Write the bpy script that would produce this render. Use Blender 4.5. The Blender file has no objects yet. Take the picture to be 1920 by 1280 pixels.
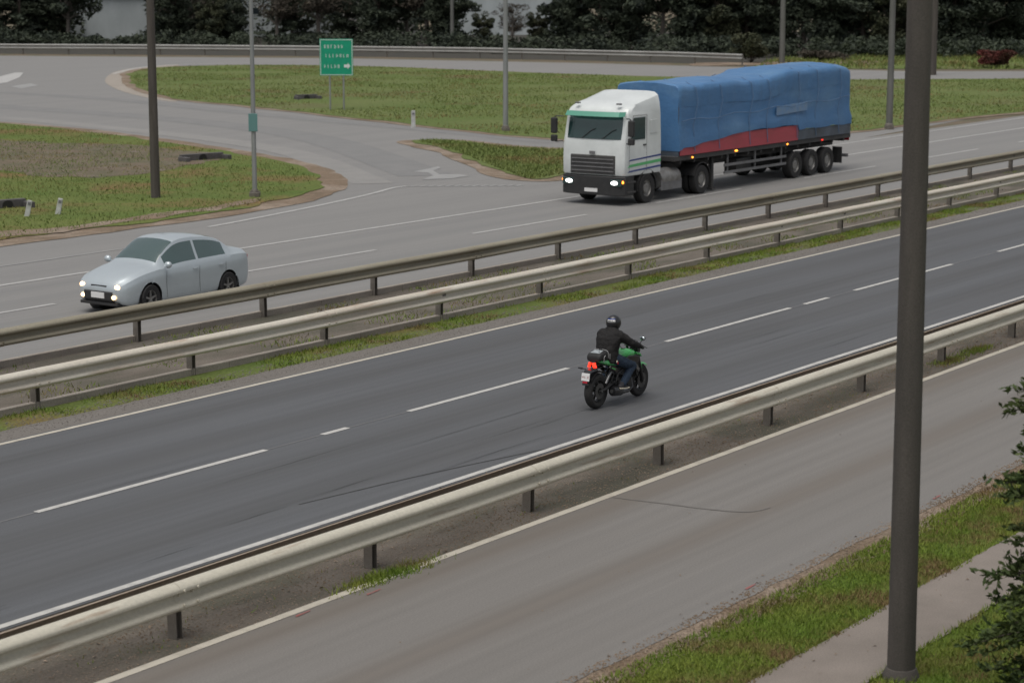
import bpy, math, random
import numpy as np
from math import sin, cos, pi, radians, atan, sqrt
from mathutils import Vector, Matrix, noise as mnoise

random.seed(7); rng = np.random.default_rng(7)
S = bpy.context.scene
COL = S.collection

# ------------------------------------------------------------------ camera
F, CH, HOR = 4000.0, 7.5, -50.0            # focal length (photo px), camera height, horizon row
TH = atan((640 - HOR) / F)
PHI = atan((3800 - 960) / sqrt(F * F + (640 - HOR) ** 2))   # heading of the highway
cd = bpy.data.cameras.new("camera"); cam = bpy.data.objects.new("camera", cd); COL.objects.link(cam)
cam.location = (0, 0, CH); cam.rotation_euler = (pi / 2 - TH, 0, 0)
cd.sensor_width = 36; cd.lens = F / 1920 * 36; cd.clip_end = 3000; cd.clip_start = 0.5
cd.dof.use_dof = True; cd.dof.focus_distance = 37.6; cd.dof.aperture_fstop = 2.0
S.camera = cam

# ------------------------------------------------------------------ overcast light
EL, RZ = radians(70), radians(205)
w = bpy.data.worlds.new("World"); S.world = w; w.use_nodes = True
nt = w.node_tree; nt.nodes.clear()
sky = nt.nodes.new("ShaderNodeTexSky"); sky.sky_type = 'NISHITA'; sky.sun_disc = False
sky.sun_elevation = EL; sky.sun_rotation = RZ; sky.dust_density = 4; sky.air_density = 1.0
hs = nt.nodes.new("ShaderNodeHueSaturation"); hs.inputs['Saturation'].default_value = 0.3
bg = nt.nodes.new("ShaderNodeBackground"); bg.inputs[1].default_value = 0.09
wo = nt.nodes.new("ShaderNodeOutputWorld")
nt.links.new(sky.outputs[0], hs.inputs['Color']); nt.links.new(hs.outputs[0], bg.inputs[0]); nt.links.new(bg.outputs[0], wo.inputs[0])
sd = bpy.data.lights.new("sun", 'SUN'); sd.energy = 1.3; sd.angle = radians(50); sd.color = (1, .95, .88)
sun = bpy.data.objects.new("sun", sd); COL.objects.link(sun)
sdir = Vector((sin(RZ) * cos(EL), cos(RZ) * cos(EL), sin(EL)))
sun.rotation_euler = sdir.to_track_quat('Z', 'Y').to_euler()
S.view_settings.view_transform = 'Standard'; S.view_settings.look = 'None'
S.view_settings.gamma = 1; S.view_settings.use_curve_mapping = False
S.view_settings.exposure = 0.38

# ------------------------------------------------------------------ coordinates
def G(x, y, z=0.0):
    """ground point seen at photo pixel x, y"""
    d = Vector((x - 960, F * cos(TH) + (640 - y) * sin(TH), -F * sin(TH) + (640 - y) * cos(TH)))
    k = (z - CH) / d.z
    return (d.x * k, d.y * k)
def W(t, s): return (t * sin(PHI) - s * cos(PHI), t * cos(PHI) + s * sin(PHI))
def TS(x, y): return (x * sin(PHI) + y * cos(PHI), -x * cos(PHI) + y * sin(PHI))
RROT = pi / 2 - PHI                        # an object turned by this has local x along the road, y across it

# ------------------------------------------------------------------ materials
def mat(name, col, rough=.6, metal=0, col2=None, scale=3., stretch=(1, 1, 1), detail=6, contrast=(.35, .65), bump=0., bscale=None,
        col3=None, s3=.4, c3=(.45, .6), spec=.5, emit=None, estr=0, coat=0, fine=0, fscale=60, trans=0):
    m = bpy.data.materials.new(name); m.use_nodes = True
    n = m.node_tree.nodes; L = m.node_tree.links; b = n["Principled BSDF"]
    b.inputs['Roughness'].default_value = rough; b.inputs['Metallic'].default_value = metal
    b.inputs['Specular IOR Level'].default_value = spec; b.inputs['Coat Weight'].default_value = coat
    b.inputs['Base Color'].default_value = (*col, 1)
    if trans: b.inputs['Transmission Weight'].default_value = trans
    if emit:
        b.inputs['Emission Color'].default_value = (*emit, 1); b.inputs['Emission Strength'].default_value = estr
    if col2 or bump or col3 or fine:
        tc = n.new("ShaderNodeTexCoord"); mp = n.new("ShaderNodeMapping"); mp.inputs['Scale'].default_value = stretch
        L.new(tc.outputs['Object'], mp.inputs[0])
    def noise(sc, det=detail, vec=None):
        q = n.new("ShaderNodeTexNoise"); q.inputs['Scale'].default_value = sc; q.inputs['Detail'].default_value = det
        q.inputs['Roughness'].default_value = .6
        L.new(vec or mp.outputs[0], q.inputs['Vector']); return q.outputs['Fac']
    def ramp(f, a, c):
        r = n.new("ShaderNodeMapRange"); r.inputs[1].default_value = a; r.inputs[2].default_value = c
        L.new(f, r.inputs[0]); return r.outputs[0]
    def mix(fac, a, c, mode='MIX'):
        q = n.new("ShaderNodeMix"); q.data_type = 'RGBA'; q.blend_type = mode
        if isinstance(fac, float): q.inputs[0].default_value = fac
        else: L.new(fac, q.inputs[0])
        for i, v in ((6, a), (7, c)):
            if isinstance(v, tuple): q.inputs[i].default_value = (*v, 1)
            else: L.new(v, q.inputs[i])
        return q.outputs[2]
    c = None
    if col2: c = mix(ramp(noise(scale), *contrast), col, col2)
    if col3: c = mix(ramp(noise(s3), *c3), c if c else col, col3)
    if fine:
        f = noise(fscale, 3, tc.outputs['Object'])
        r = n.new("ShaderNodeMapRange"); r.inputs[1].default_value = .3; r.inputs[2].default_value = .7
        r.inputs[3].default_value = 1 - fine; r.inputs[4].default_value = 1 + fine; L.new(f, r.inputs[0])
        cc = n.new("ShaderNodeCombineColor")
        for i in range(3): L.new(r.outputs[0], cc.inputs[i])
        c = mix(1.0, c if c else col, cc.outputs[0], 'MULTIPLY')
    if c: L.new(c, b.inputs['Base Color'])
    if bump:
        bp = n.new("ShaderNodeBump"); bp.inputs['Strength'].default_value = bump; bp.inputs['Distance'].default_value = .02
        L.new(noise(bscale or scale * 4), bp.inputs['Height']); L.new(bp.outputs[0], b.inputs['Normal'])
    m["_c"] = 1
    return m

def lane_mat(name, col, dark, lanes, width, strength, light=None, rough=.75, patch=(.9, 1.12), period=None):
    """asphalt in road coordinates: object x runs along the road, y across it; darker oil and tyre tracks at the given y"""
    m = mat(name, col, rough, col2=dark, scale=.5, stretch=(.12, 1.3, 1), contrast=(.3, .75), fine=.16, fscale=45, bump=.15, bscale=60)
    n = m.node_tree.nodes; L = m.node_tree.links; b = n["Principled BSDF"]
    src = b.inputs['Base Color'].links[0].from_socket
    tc = n.new("ShaderNodeTexCoord"); sp = n.new("ShaderNodeSeparateXYZ"); L.new(tc.outputs['Object'], sp.inputs[0])
    mp = n.new("ShaderNodeMapping"); mp.inputs['Scale'].default_value = (.05, .5, 1); L.new(tc.outputs['Object'], mp.inputs[0])
    wn = n.new("ShaderNodeTexNoise"); wn.inputs['Scale'].default_value = 1; wn.inputs['Detail'].default_value = 4; L.new(mp.outputs[0], wn.inputs[0])
    acc = None
    def M(op, a, c, c2=None):
        q = n.new("ShaderNodeMath"); q.operation = op
        for i, v in enumerate((a, c)):
            if isinstance(v, (int, float)): q.inputs[i].default_value = v
            else: L.new(v, q.inputs[i])
        return q.outputs[0]
    yy = M('ADD', sp.outputs['Y'], M('MULTIPLY', M('SUBTRACT', wn.outputs['Fac'], .5), .5))
    for y0 in lanes:
        d = M('DIVIDE', M('SUBTRACT', yy, y0), width)
        gq = M('POWER', 2.718, M('MULTIPLY', M('MULTIPLY', d, d), -1))
        acc = gq if acc is None else M('MAXIMUM', acc, gq)
    acc = M('MULTIPLY', acc, strength)
    q = n.new("ShaderNodeMix"); q.data_type = 'RGBA'; L.new(acc, q.inputs[0]); L.new(src, q.inputs[6]); q.inputs[7].default_value = (*(light or dark), 1)
    # long streaks
    mp2 = n.new("ShaderNodeMapping"); mp2.inputs['Scale'].default_value = (.1, 6, 1); L.new(tc.outputs['Object'], mp2.inputs[0])
    n2 = n.new("ShaderNodeTexNoise"); n2.inputs['Scale'].default_value = 1; n2.inputs['Detail'].default_value = 5; L.new(mp2.outputs[0], n2.inputs[0])
    r = n.new("ShaderNodeMapRange"); r.inputs[1].default_value = .3; r.inputs[2].default_value = .7; r.inputs[3].default_value = patch[0]; r.inputs[4].default_value = patch[1]
    L.new(n2.outputs[0], r.inputs[0]); cc = n.new("ShaderNodeCombineColor")
    for i in range(3): L.new(r.outputs[0], cc.inputs[i])
    q2 = n.new("ShaderNodeMix"); q2.data_type = 'RGBA'; q2.blend_type = 'MULTIPLY'; q2.inputs[0].default_value = 1
    L.new(q.outputs[2], q2.inputs[6]); L.new(cc.outputs[0], q2.inputs[7]); L.new(q2.outputs[2], b.inputs['Base Color'])
    return m

M = {}
M['asphalt'] = lane_mat('dark_asphalt', (.090, .0945, .101), (.076, .077, .080), (19.7, 21.2, 23.3, 24.9), .42, .55, light=(.062, .062, .062))
M['far_asphalt'] = lane_mat('grey_asphalt', (.208, .203, .194), (.182, .178, .172), (33.2, 35.0, 37.3, 38.8), .4, .35, light=(.15, .15, .148), patch=(.95, 1.05))
M['service'] = lane_mat('service_asphalt', (.172, .163, .152), (.145, .135, .122), (15.75, 13.9), .3, .55, light=(.125, .105, .085), patch=(.93, 1.07))
M['ramp_wear'] = mat('ramp_wear', (.168, .167, .164), .8, col2=(.19, .187, .182), scale=.8, fine=.1, fscale=20)
M['ramp_pale'] = mat('ramp_pale', (.235, .228, .216), .8, col2=(.208, .203, .194), scale=.8, fine=.1, fscale=20)
M['shoulder'] = mat('shoulder', (.155, .142, .128), .85, col2=(.125, .113, .10), scale=.6, stretch=(.2, 1.5, 1), fine=.18, fscale=40, bump=.3, bscale=50)
M['soil'] = mat('soil', (.105, .088, .07), .95, col2=(.14, .12, .098), scale=1.6, stretch=(.5, 1, 1), fine=.35, fscale=30, bump=.6, bscale=20, col3=(.075, .07, .05), s3=.7)
M['dirt'] = mat('dirt', (.19, .135, .09), .95, col2=(.13, .095, .06), scale=1.3, fine=.3, fscale=18, bump=.5, bscale=15, col3=(.24, .19, .145), s3=.5)
M['brown'] = mat('brown_earth', (.135, .098, .066), .95, col2=(.088, .085, .045), scale=.6, fine=.3, fscale=10, col3=(.16, .13, .10), s3=.9, c3=(.55, .7))
M['leaf_litter'] = mat('leaf_litter', (.048, .042, .032), .95, col2=(.03, .03, .024), scale=.8, fine=.3, fscale=4)
M['grass'] = mat('grass_ground', (.088, .128, .03), .9, col2=(.125, .142, .042), scale=.35, contrast=(.35, .7), fine=.35, fscale=14, bump=.7, bscale=18, col3=(.165, .11, .05), s3=.22, c3=(.50, .66), spec=.15)
M['grass_far'] = mat('grass_far', (.095, .130, .036), .9, col2=(.13, .15, .055), scale=.16, contrast=(.35, .7), fine=.22, fscale=6, bump=.7, bscale=6, col3=(.12, .11, .055), s3=.1, c3=(.55, .75), spec=.15)
M['grass_near'] = mat('grass_near', (.068, .118, .018), .9, col2=(.12, .14, .03), scale=1.1, contrast=(.3, .7), fine=.3, fscale=40, bump=.7, bscale=30, col3=(.13, .085, .04), s3=1.0, c3=(.5, .68), spec=.15)
M['blade'] = mat('grass_blade', (.10, .175, .02), .7, col2=(.175, .20, .035), scale=1.2, contrast=(.3, .7), col3=(.17, .115, .055), s3=.9, c3=(.49, .62), fine=.3, fscale=50, spec=.2)
M['blade_far'] = mat('grass_blade_far', (.115, .158, .04), .8, col2=(.16, .185, .062), scale=.25, contrast=(.3, .7), col3=(.20, .14, .065), s3=.2, c3=(.50, .66), fine=.25, fscale=10, spec=.15)
M['path'] = mat('footpath', (.215, .185, .16), .85, col2=(.175, .15, .128), scale=1.2, fine=.15, fscale=50, bump=.3, bscale=60)
M['kerb'] = mat('kerb_concrete', (.33, .295, .25), .85, col2=(.24, .21, .18), scale=2, stretch=(.4, 2, 2), fine=.18, fscale=40, bump=.3, bscale=30)
M['paint'] = mat('road_paint', (.47, .46, .43), .6, col2=(.33, .325, .31), scale=5, contrast=(.45, .75), fine=.15, fscale=60)
M['paint_far'] = mat('road_paint_far', (.42, .415, .40), .6, col2=(.31, .305, .295), scale=3, contrast=(.4, .8), fine=.12, fscale=30)
M['paint_cream'] = mat('road_paint_cream', (.47, .435, .365), .6, col2=(.33, .30, .25), scale=4, contrast=(.45, .8), fine=.15, fscale=50)
M['faint'] = mat('worn_paint', (.15, .15, .15), .7, col2=(.105, .105, .11), scale=2, contrast=(.3, .7))
M['faint_far'] = mat('worn_paint_far', (.29, .288, .28), .7, col2=(.24, .24, .235), scale=1, contrast=(.3, .7))
M['red_paint'] = mat('red_spray', (.28, .08, .07), .7, col2=(.18, .13, .12), scale=12)
M['tar'] = mat('tar_seam', (.125, .117, .107), .8, col2=(.15, .14, .128), scale=3)
M['crack'] = mat('crack', (.04, .04, .04), .9)
M['rail'] = mat('rail_galvanised', (.56, .53, .44), .5, .1, col2=(.46, .43, .35), scale=1.2, stretch=(.3, 3, 3), contrast=(.3, .75), col3=(.30, .22, .155), s3=1.6, c3=(.6, .72), fine=.08, fscale=20)
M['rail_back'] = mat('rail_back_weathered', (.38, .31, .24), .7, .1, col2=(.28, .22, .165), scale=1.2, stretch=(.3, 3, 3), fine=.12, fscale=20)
M['rail_median'] = mat('rail_median', (.60, .57, .49), .5, .1, col2=(.48, .42, .34), scale=1.0, stretch=(.3, 3, 3), contrast=(.3, .7), col3=(.33, .22, .15), s3=1.4, c3=(.58, .72), fine=.08, fscale=20)
M['rail_rust'] = mat('rail_weathered', (.31, .285, .22), .6, .1, col2=(.20, .175, .125), scale=1.1, stretch=(.3, 3, 3), contrast=(.3, .7), fine=.1, fscale=20)
M['rail_far'] = mat('rail_far', (.30, .30, .285), .55, .1, col2=(.24, .235, .22), scale=.7, fine=.08, fscale=8)
M['post'] = mat('rail_post', (.17, .155, .135), .7, .1, col2=(.11, .095, .08), scale=4, fine=.15)
M['bolt'] = mat('bolt_steel', (.22, .2, .18), .4, .8)
M['pole_dark'] = mat('pole_concrete_dark', (.080, .070, .062), .85, col2=(.055, .049, .043), scale=1.5, stretch=(3, 3, .4), fine=.2, fscale=60, bump=.3, bscale=40)
M['pole_brown'] = mat('pole_wood', (.085, .075, .066), .9, col2=(.06, .052, .045), scale=2, stretch=(4, 4, .3), fine=.15, fscale=40)
M['pole_grey'] = mat('pole_galvanised', (.30, .31, .305), .5, .4, col2=(.24, .25, .245), scale=1.5, stretch=(2, 2, .4))
M['pole_dull'] = mat('pole_old_galvanised', (.15, .15, .14), .6, .2, col2=(.11, .11, .10), scale=1.5, stretch=(2, 2, .4))  # darker and less metallic than the other galvanised poles
M['sign'] = mat('sign_green', (.0, .30, .165), .45, col2=(.0, .25, .14), scale=3)
M['sign_white'] = mat('sign_white', (.62, .66, .64), .4)
M['teal'] = mat('small_plate_teal', (.10, .22, .21), .5)
M['white_post'] = mat('white_post', (.50, .51, .49), .5, col2=(.38, .38, .36), scale=6)
M['wall'] = mat('pale_gap_wall', (.42, .46, .47), .8, col2=(.34, .375, .385), scale=.5, stretch=(1, 1, .4), fine=.05, fscale=8)  # pale tone of the added sheds, stands in for bright gaps
M['wall_warm'] = mat('cream_gap_wall', (.40, .385, .36), .8, col2=(.30, .29, .27), scale=.6)  # cream tone of the added shed, stands in for a bright gap
M['roof'] = mat('sheet_roof', (.22, .235, .24), .5, .2, col2=(.17, .18, .18), scale=.8, stretch=(4, .3, 1))
M['window_dark'] = mat('window_dark', (.03, .04, .045), .15, spec=.7)
M['bark'] = mat('bark', (.072, .058, .048), .95, col2=(.045, .037, .03), scale=3, stretch=(2, 2, .5), fine=.2, bump=.5, bscale=12)
M['bark_pale'] = mat('bark_pale', (.17, .15, .13), .9, col2=(.10, .088, .075), scale=3, stretch=(2, 2, .5), bump=.4, bscale=12)
def leaf(name, a, b_, c_): return mat(name, a, .75, col2=b_, scale=.7, contrast=(.35, .65), col3=c_, s3=.45, c3=(.5, .65), fine=.35, fscale=5, spec=.2)
M['leaf_dark'] = leaf('leaf_dark', (.036, .046, .032), (.054, .066, .042), (.028, .036, .03))
M['leaf_mid'] = leaf('leaf_olive', (.048, .056, .03), (.062, .064, .038), (.035, .045, .03))
M['leaf_brown'] = leaf('leaf_brown', (.065, .055, .042), (.05, .045, .036), (.085, .07, .052))
M['leaf_shrub'] = mat('leaf_shrub', (.036, .062, .018), .7, col2=(.07, .088, .026), scale=2.2, contrast=(.35, .65), col3=(.085, .055, .026), s3=1.8, c3=(.62, .72), fine=.35, fscale=30, spec=.25)
M['leaf_red'] = leaf('leaf_red', (.10, .025, .022), (.07, .03, .022), (.05, .035, .022))
M['truck_white'] = mat('truck_white', (.66, .69, .68), .3, coat=.4, col2=(.58, .61, .60), scale=1.2, fine=.03, fscale=6)
M['truck_green'] = mat('truck_green', (.10, .42, .16), .4)
M['truck_blue'] = mat('truck_blue', (.025, .05, .20), .4)
M['visor_green'] = mat('visor_tint', (.10, .30, .22), .25)
M['glass'] = mat('vehicle_glass', (.018, .045, .043), .08, spec=.8)
M['car_glass'] = mat('car_glass', (.04, .075, .07), .05, spec=1.0, coat=1)
M['black'] = mat('black_plastic', (.02, .02, .021), .5, col2=(.03, .03, .03), scale=4)
M['chassis'] = mat('chassis_dark', (.035, .035, .036), .7, col2=(.06, .058, .055), scale=2)
M['grey_trim'] = mat('grey_trim', (.16, .16, .165), .55, col2=(.12, .12, .12), scale=3)
M['tyre'] = mat('tyre_rubber', (.014, .014, .015), .8, col2=(.022, .021, .020), scale=8, bump=.2, bscale=60)
M['rim'] = mat('rim_steel', (.26, .26, .25), .45, .4, col2=(.18, .17, .16), scale=6)
M['tarp'] = mat('blue_tarpaulin', (.072, .182, .36), .5, col2=(.055, .15, .305), scale=.8, stretch=(.5, 1, 1.5), contrast=(.3, .7), col3=(.10, .21, .36), s3=.6, c3=(.5, .7), bump=.8, bscale=2.2, fine=.06, fscale=10)
M['rope'] = mat('tarp_rope', (.10, .17, .28), .8)
M['patch'] = mat('faded_patch', (.17, .25, .36), .6, col2=(.12, .24, .42), scale=4)
M['red_board'] = mat('red_side_board', (.40, .06, .08), .5, col2=(.32, .06, .07), scale=1.5, stretch=(.5, 1, 2))
M['grey_board'] = mat('grey_side_board', (.09, .11, .14), .6, col2=(.06, .07, .08), scale=1.5)
M['lamp_white'] = mat('lamp_white', (.8, .8, .8), .2, emit=(1, .98, .95), estr=4)
M['lamp_warm'] = mat('lamp_warm', (.8, .75, .65), .2, emit=(1, .62, .30), estr=3.2)
M['lamp_amber'] = mat('lamp_amber', (.8, .3, .05), .3, emit=(1, .28, .03), estr=3.5)
M['lamp_red'] = mat('lamp_red', (.6, .03, .02), .3, emit=(1, .035, .015), estr=1.2)
M['tail_red'] = mat('tail_red', (.7, .03, .02), .3, emit=(1, .03, .012), estr=1.9)
M['car_silver'] = mat('car_silver', (.46, .51, .535), .3, .35, coat=.5, fine=.02, fscale=5)
M['moto_green'] = mat('moto_green', (.055, .36, .095), .22, coat=.8, col2=(.045, .32, .08), scale=9)
M['moto_black'] = mat('moto_black', (.012, .012, .013), .3, coat=.4)
M['moto_satin'] = mat('moto_satin', (.012, .012, .012), .5)
M['moto_metal'] = mat('moto_metal', (.22, .22, .22), .35, .8)
M['chrome'] = mat('mirror_glass', (.62, .70, .72), .12, .9)
M['jacket'] = mat('jacket_black', (.012, .0115, .0118), .8, col2=(.018, .017, .017), scale=9, bump=.9, bscale=14, spec=.25)
M['jeans'] = mat('jeans_blue', (.012, .024, .045), .9, col2=(.020, .036, .062), scale=7, bump=.6, bscale=26, fine=.15, fscale=120)
M['glove'] = mat('glove_black', (.013, .013, .013), .7)
M['helmet'] = mat('helmet_black', (.014, .014, .016), .35, coat=.3)
M['skin'] = mat('skin', (.42, .25, .18), .6)
M['shoe'] = mat('shoe_canvas', (.03, .03, .035), .8)
M['sole'] = mat('shoe_sole', (.58, .53, .42), .7)
M['bag'] = mat('bag_cordura', (.009, .009, .010), .65, col2=(.014, .014, .014), scale=20, bump=.3, bscale=80)
M['clear'] = mat('clear_pocket', (.26, .29, .31), .15, col2=(.36, .39, .40), scale=25)
M['piping'] = mat('grey_piping', (.36, .36, .36), .5)
M['plate'] = mat('plate_white', (.68, .68, .67), .5)
M['plate_red'] = mat('plate_letters', (.30, .07, .07), .6)
M['plate_black'] = mat('black_letters', (.02, .02, .02), .6)
M['reflector'] = mat('reflector_red', (.35, .012, .025), .25)

# ------------------------------------------------------------------ mesh helpers
def tag(o, label=None, cat=None, group=None, kind=None):
    for k, v in (('label', label), ('category', cat), ('group', group), ('kind', kind)):
        if v: o[k] = v
    return o
def empty(name, loc=(0, 0, 0), rz=0):
    o = bpy.data.objects.new(name, None); COL.objects.link(o); o.location = loc; o.rotation_euler = (0, 0, rz); o.empty_display_size = .3
    return o
def copy_tree(o, parent=None):
    c = o.copy(); COL.objects.link(c); c.parent = parent
    for ch in list(o.children): copy_tree(ch, c)
    return c

class MB:
    def __init__(s): s.v = []; s.f = []; s.m = []
    def add(s, vs, fs, mi=0):
        k = len(s.v); s.v += [tuple(v) for v in vs]; s.f += [tuple(i + k for i in f) for f in fs]; s.m += [mi] * len(fs); return s
    def box(s, c, d, rot=None, mi=0, taper=1):
        vs = []
        for z in (-1, 1):
            tp = taper if z > 0 else 1
            for x, y in ((-1, -1), (1, -1), (1, 1), (-1, 1)):
                p = Vector((x * d[0] / 2 * tp, y * d[1] / 2 * tp, z * d[2] / 2))
                if rot is not None: p = rot @ p
                vs.append((p.x + c[0], p.y + c[1], p.z + c[2]))
        return s.add(vs, [(3, 2, 1, 0), (4, 5, 6, 7), (0, 1, 5, 4), (1, 2, 6, 5), (2, 3, 7, 6), (3, 0, 4, 7)], mi)
    def tube(s, pts, r, n=10, mi=0, cap=True):
        pts = [Vector(p) for p in pts]; rs = r if isinstance(r, (list, tuple)) else [r] * len(pts)
        vs = []; up = None
        for i, p in enumerate(pts):
            d = (pts[min(i + 1, len(pts) - 1)] - pts[max(i - 1, 0)]).normalized()
            if up is None: up = Vector((0, 0, 1)) if abs(d.z) < .9 else Vector((1, 0, 0))
            a = d.cross(up).normalized(); b = a.cross(d).normalized(); up = b
            for k in range(n):
                q = 2 * pi * k / n; vs.append(p + (a * cos(q) + b * sin(q)) * rs[i])
        fs = [(i * n + k, i * n + (k + 1) % n, (i + 1) * n + (k + 1) % n, (i + 1) * n + k) for i in range(len(pts) - 1) for k in range(n)]
        if cap: fs += [tuple(range(n))[::-1], tuple((len(pts) - 1) * n + k for k in range(n))]
        return s.add(vs, fs, mi)
    def lathe(s, prof, c, axis='Z', n=32, mi=0, closed=False):
        """prof: (radius, height) pairs round an axis through c"""
        vs = []
        for r, h in prof:
            for k in range(n):
                q = 2 * pi * k / n; a, b = r * cos(q), r * sin(q)
                p = {'Z': (a, b, h), 'Y': (a, h, b), 'X': (h, a, b)}[axis]; vs.append((p[0] + c[0], p[1] + c[1], p[2] + c[2]))
        P = len(prof); fs = []
        for i in range(P if closed else P - 1):
            j = (i + 1) % P
            for k in range(n): fs.append((i * n + k, i * n + (k + 1) % n, j * n + (k + 1) % n, j * n + k))
        return s.add(vs, fs, mi)
    def prism(s, poly, a, b, axis='Y', mi=0):
        """poly: 2d points; extruded from a to b along the axis"""
        n = len(poly); vs = []
        for h in (a, b):
            for x, y in poly: vs.append({'Y': (x, h, y), 'Z': (x, y, h), 'X': (h, x, y)}[axis])
        return s.add(vs, [tuple(range(n))[::-1], tuple(range(n, 2 * n))] + [(i, (i + 1) % n, (i + 1) % n + n, i + n) for i in range(n)], mi)
    def loft(s, rings, cap=True, mi=0, closed=True):
        n = len(rings[0]); vs = [p for r in rings for p in r]; K = n if closed else n - 1
        fs = [(i * n + k, i * n + (k + 1) % n, (i + 1) * n + (k + 1) % n, (i + 1) * n + k) for i in range(len(rings) - 1) for k in range(K)]
        if cap: fs += [tuple(range(n))[::-1], tuple((len(rings) - 1) * n + k for k in range(n))]
        return s.add(vs, fs, mi)
    def ball(s, c, r, n=16, m=10, mi=0, f=None):
        rings = []
        for i in range(m + 1):
            a = -pi / 2 + pi * (i + .001) / (m + .002); ring = []
            for k in range(n):
                q = 2 * pi * k / n; p = [cos(a) * cos(q), cos(a) * sin(q), sin(a)]
                if f: p = f(p)
                ring.append((c[0] + p[0] * r[0], c[1] + p[1] * r[1], c[2] + p[2] * r[2]))
            rings.append(ring)
        return s.loft(rings, True, mi)
    def build(s, name, mats, parent=None, smooth=40, bevel=0, sub=0, loc=None, rz=None, fix=True):
        me = bpy.data.meshes.new(name); me.from_pydata(s.v, [], s.f)
        if not isinstance(mats, (list, tuple)): mats = [mats]
        for m_ in mats: me.materials.append(m_)
        if len(mats) > 1: me.polygons.foreach_set('material_index', s.m)
        if fix:
            import bmesh
            bm = bmesh.new(); bm.from_mesh(me); bmesh.ops.recalc_face_normals(bm, faces=bm.faces); bm.to_mesh(me); bm.free()
        if smooth:
            me.polygons.foreach_set('use_smooth', [True] * len(me.polygons)); me.set_sharp_from_angle(angle=radians(smooth))
        me.update()
        o = bpy.data.objects.new(name, me); COL.objects.link(o); o.parent = parent
        if loc: o.location = loc
        if rz is not None: o.rotation_euler = (0, 0, rz)
        if bevel:
            b = o.modifiers.new('bevel', 'BEVEL'); b.width = bevel; b.segments = 2; b.limit_method = 'ANGLE'; b.angle_limit = radians(35)
        if sub:
            b = o.modifiers.new('sub', 'SUBSURF'); b.levels = sub; b.render_levels = sub
        return o

def np_mesh(name, V, nper, m, parent=None, loc=None, rz=None):
    """V: (faces*nper, 3) separate polygons with nper corners each"""
    V = np.ascontiguousarray(V, dtype=np.float32); nf = len(V) // nper
    me = bpy.data.meshes.new(name); me.vertices.add(len(V)); me.vertices.foreach_set('co', V.ravel())
    me.loops.add(len(V)); me.loops.foreach_set('vertex_index', np.arange(len(V), dtype=np.int32))
    me.polygons.add(nf); me.polygons.foreach_set('loop_start', np.arange(0, len(V), nper, dtype=np.int32))
    me.polygons.foreach_set('loop_total', np.full(nf, nper, dtype=np.int32))
    me.materials.append(m); me.update(calc_edges=True)
    o = bpy.data.objects.new(name, me); COL.objects.link(o); o.parent = parent
    if loc: o.location = loc
    if rz is not None: o.rotation_euler = (0, 0, rz)
    return o

def sheet(name, pts, z, m, label=None, jit=0, step=1.0, kind='structure', mound=0):
    """flat polygon from world points, edges broken up by jit metres"""
    P = [Vector((p[0], p[1])) for p in pts]; out = []
    if jit:
        for i, a in enumerate(P):
            b = P[(i + 1) % len(P)]; n = max(1, int((b - a).length / step))
            for k in range(n):
                q = a.lerp(b, k / n)
                d = mnoise.noise_vector(Vector((q.x / step / 2.3, q.y / step / 2.3, 3.1))) + .6 * mnoise.noise_vector(Vector((q.x / step, q.y / step, 9.1)))
                out.append((q.x + d.x * jit, q.y + d.y * jit))
    else: out = [tuple(p) for p in P]
    me = bpy.data.meshes.new(name); me.from_pydata([(x, y, z) for x, y in out], [], [tuple(range(len(out)))]); me.materials.append(m)
    if me.polygons[0].normal.z < 0: me.flip_normals()
    me.update(); o = bpy.data.objects.new(name, me); COL.objects.link(o)
    return tag(o, label, kind=kind)
def smooth_px(px, n=6):
    """closed catmull-rom through photo pixels, as ground points"""
    q = [Vector(p) for p in px]; N = len(q); out = []
    for i in range(N):
        a, b, c, d = q[i - 1], q[i], q[(i + 1) % N], q[(i + 2) % N]
        for k in range(n):
            t = k / n
            out.append(.5 * ((2 * b) + (c - a) * t + (2 * a - 5 * b + 4 * c - d) * t * t + (3 * b - a - 3 * c + d) * t ** 3))
    return [G(p.x, p.y) for p in out]
def rsheet(name, t0, t1, s0, s1, z, m, label=None, jit0=0, jit1=0, kind='structure'):
    """strip in road coordinates (local x = along the road, y = across)"""
    n = max(1, int((t1 - t0) / .25)) if (jit0 or jit1) else 1; b = MB(); vs = []
    for i in range(n + 1):
        t = t0 + (t1 - t0) * i / n
        j = lambda a, q: a * (mnoise.noise(Vector((t * .5, q, 0))) + .7 * mnoise.noise(Vector((t * 1.9, q + 5, 0))) + .4 * mnoise.noise(Vector((t * 6, q + 9, 0)))) if a else 0
        vs += [(t, s0 + j(jit0, s0), 0), (t, s1 + j(jit1, s1), 0)]
    b.add(vs, [(2 * i, 2 * i + 2, 2 * i + 3, 2 * i + 1) for i in range(n)])
    o = b.build(name, m, smooth=0, loc=(0, 0, z), rz=RROT, fix=False)
    return tag(o, label, kind=kind)

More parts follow.
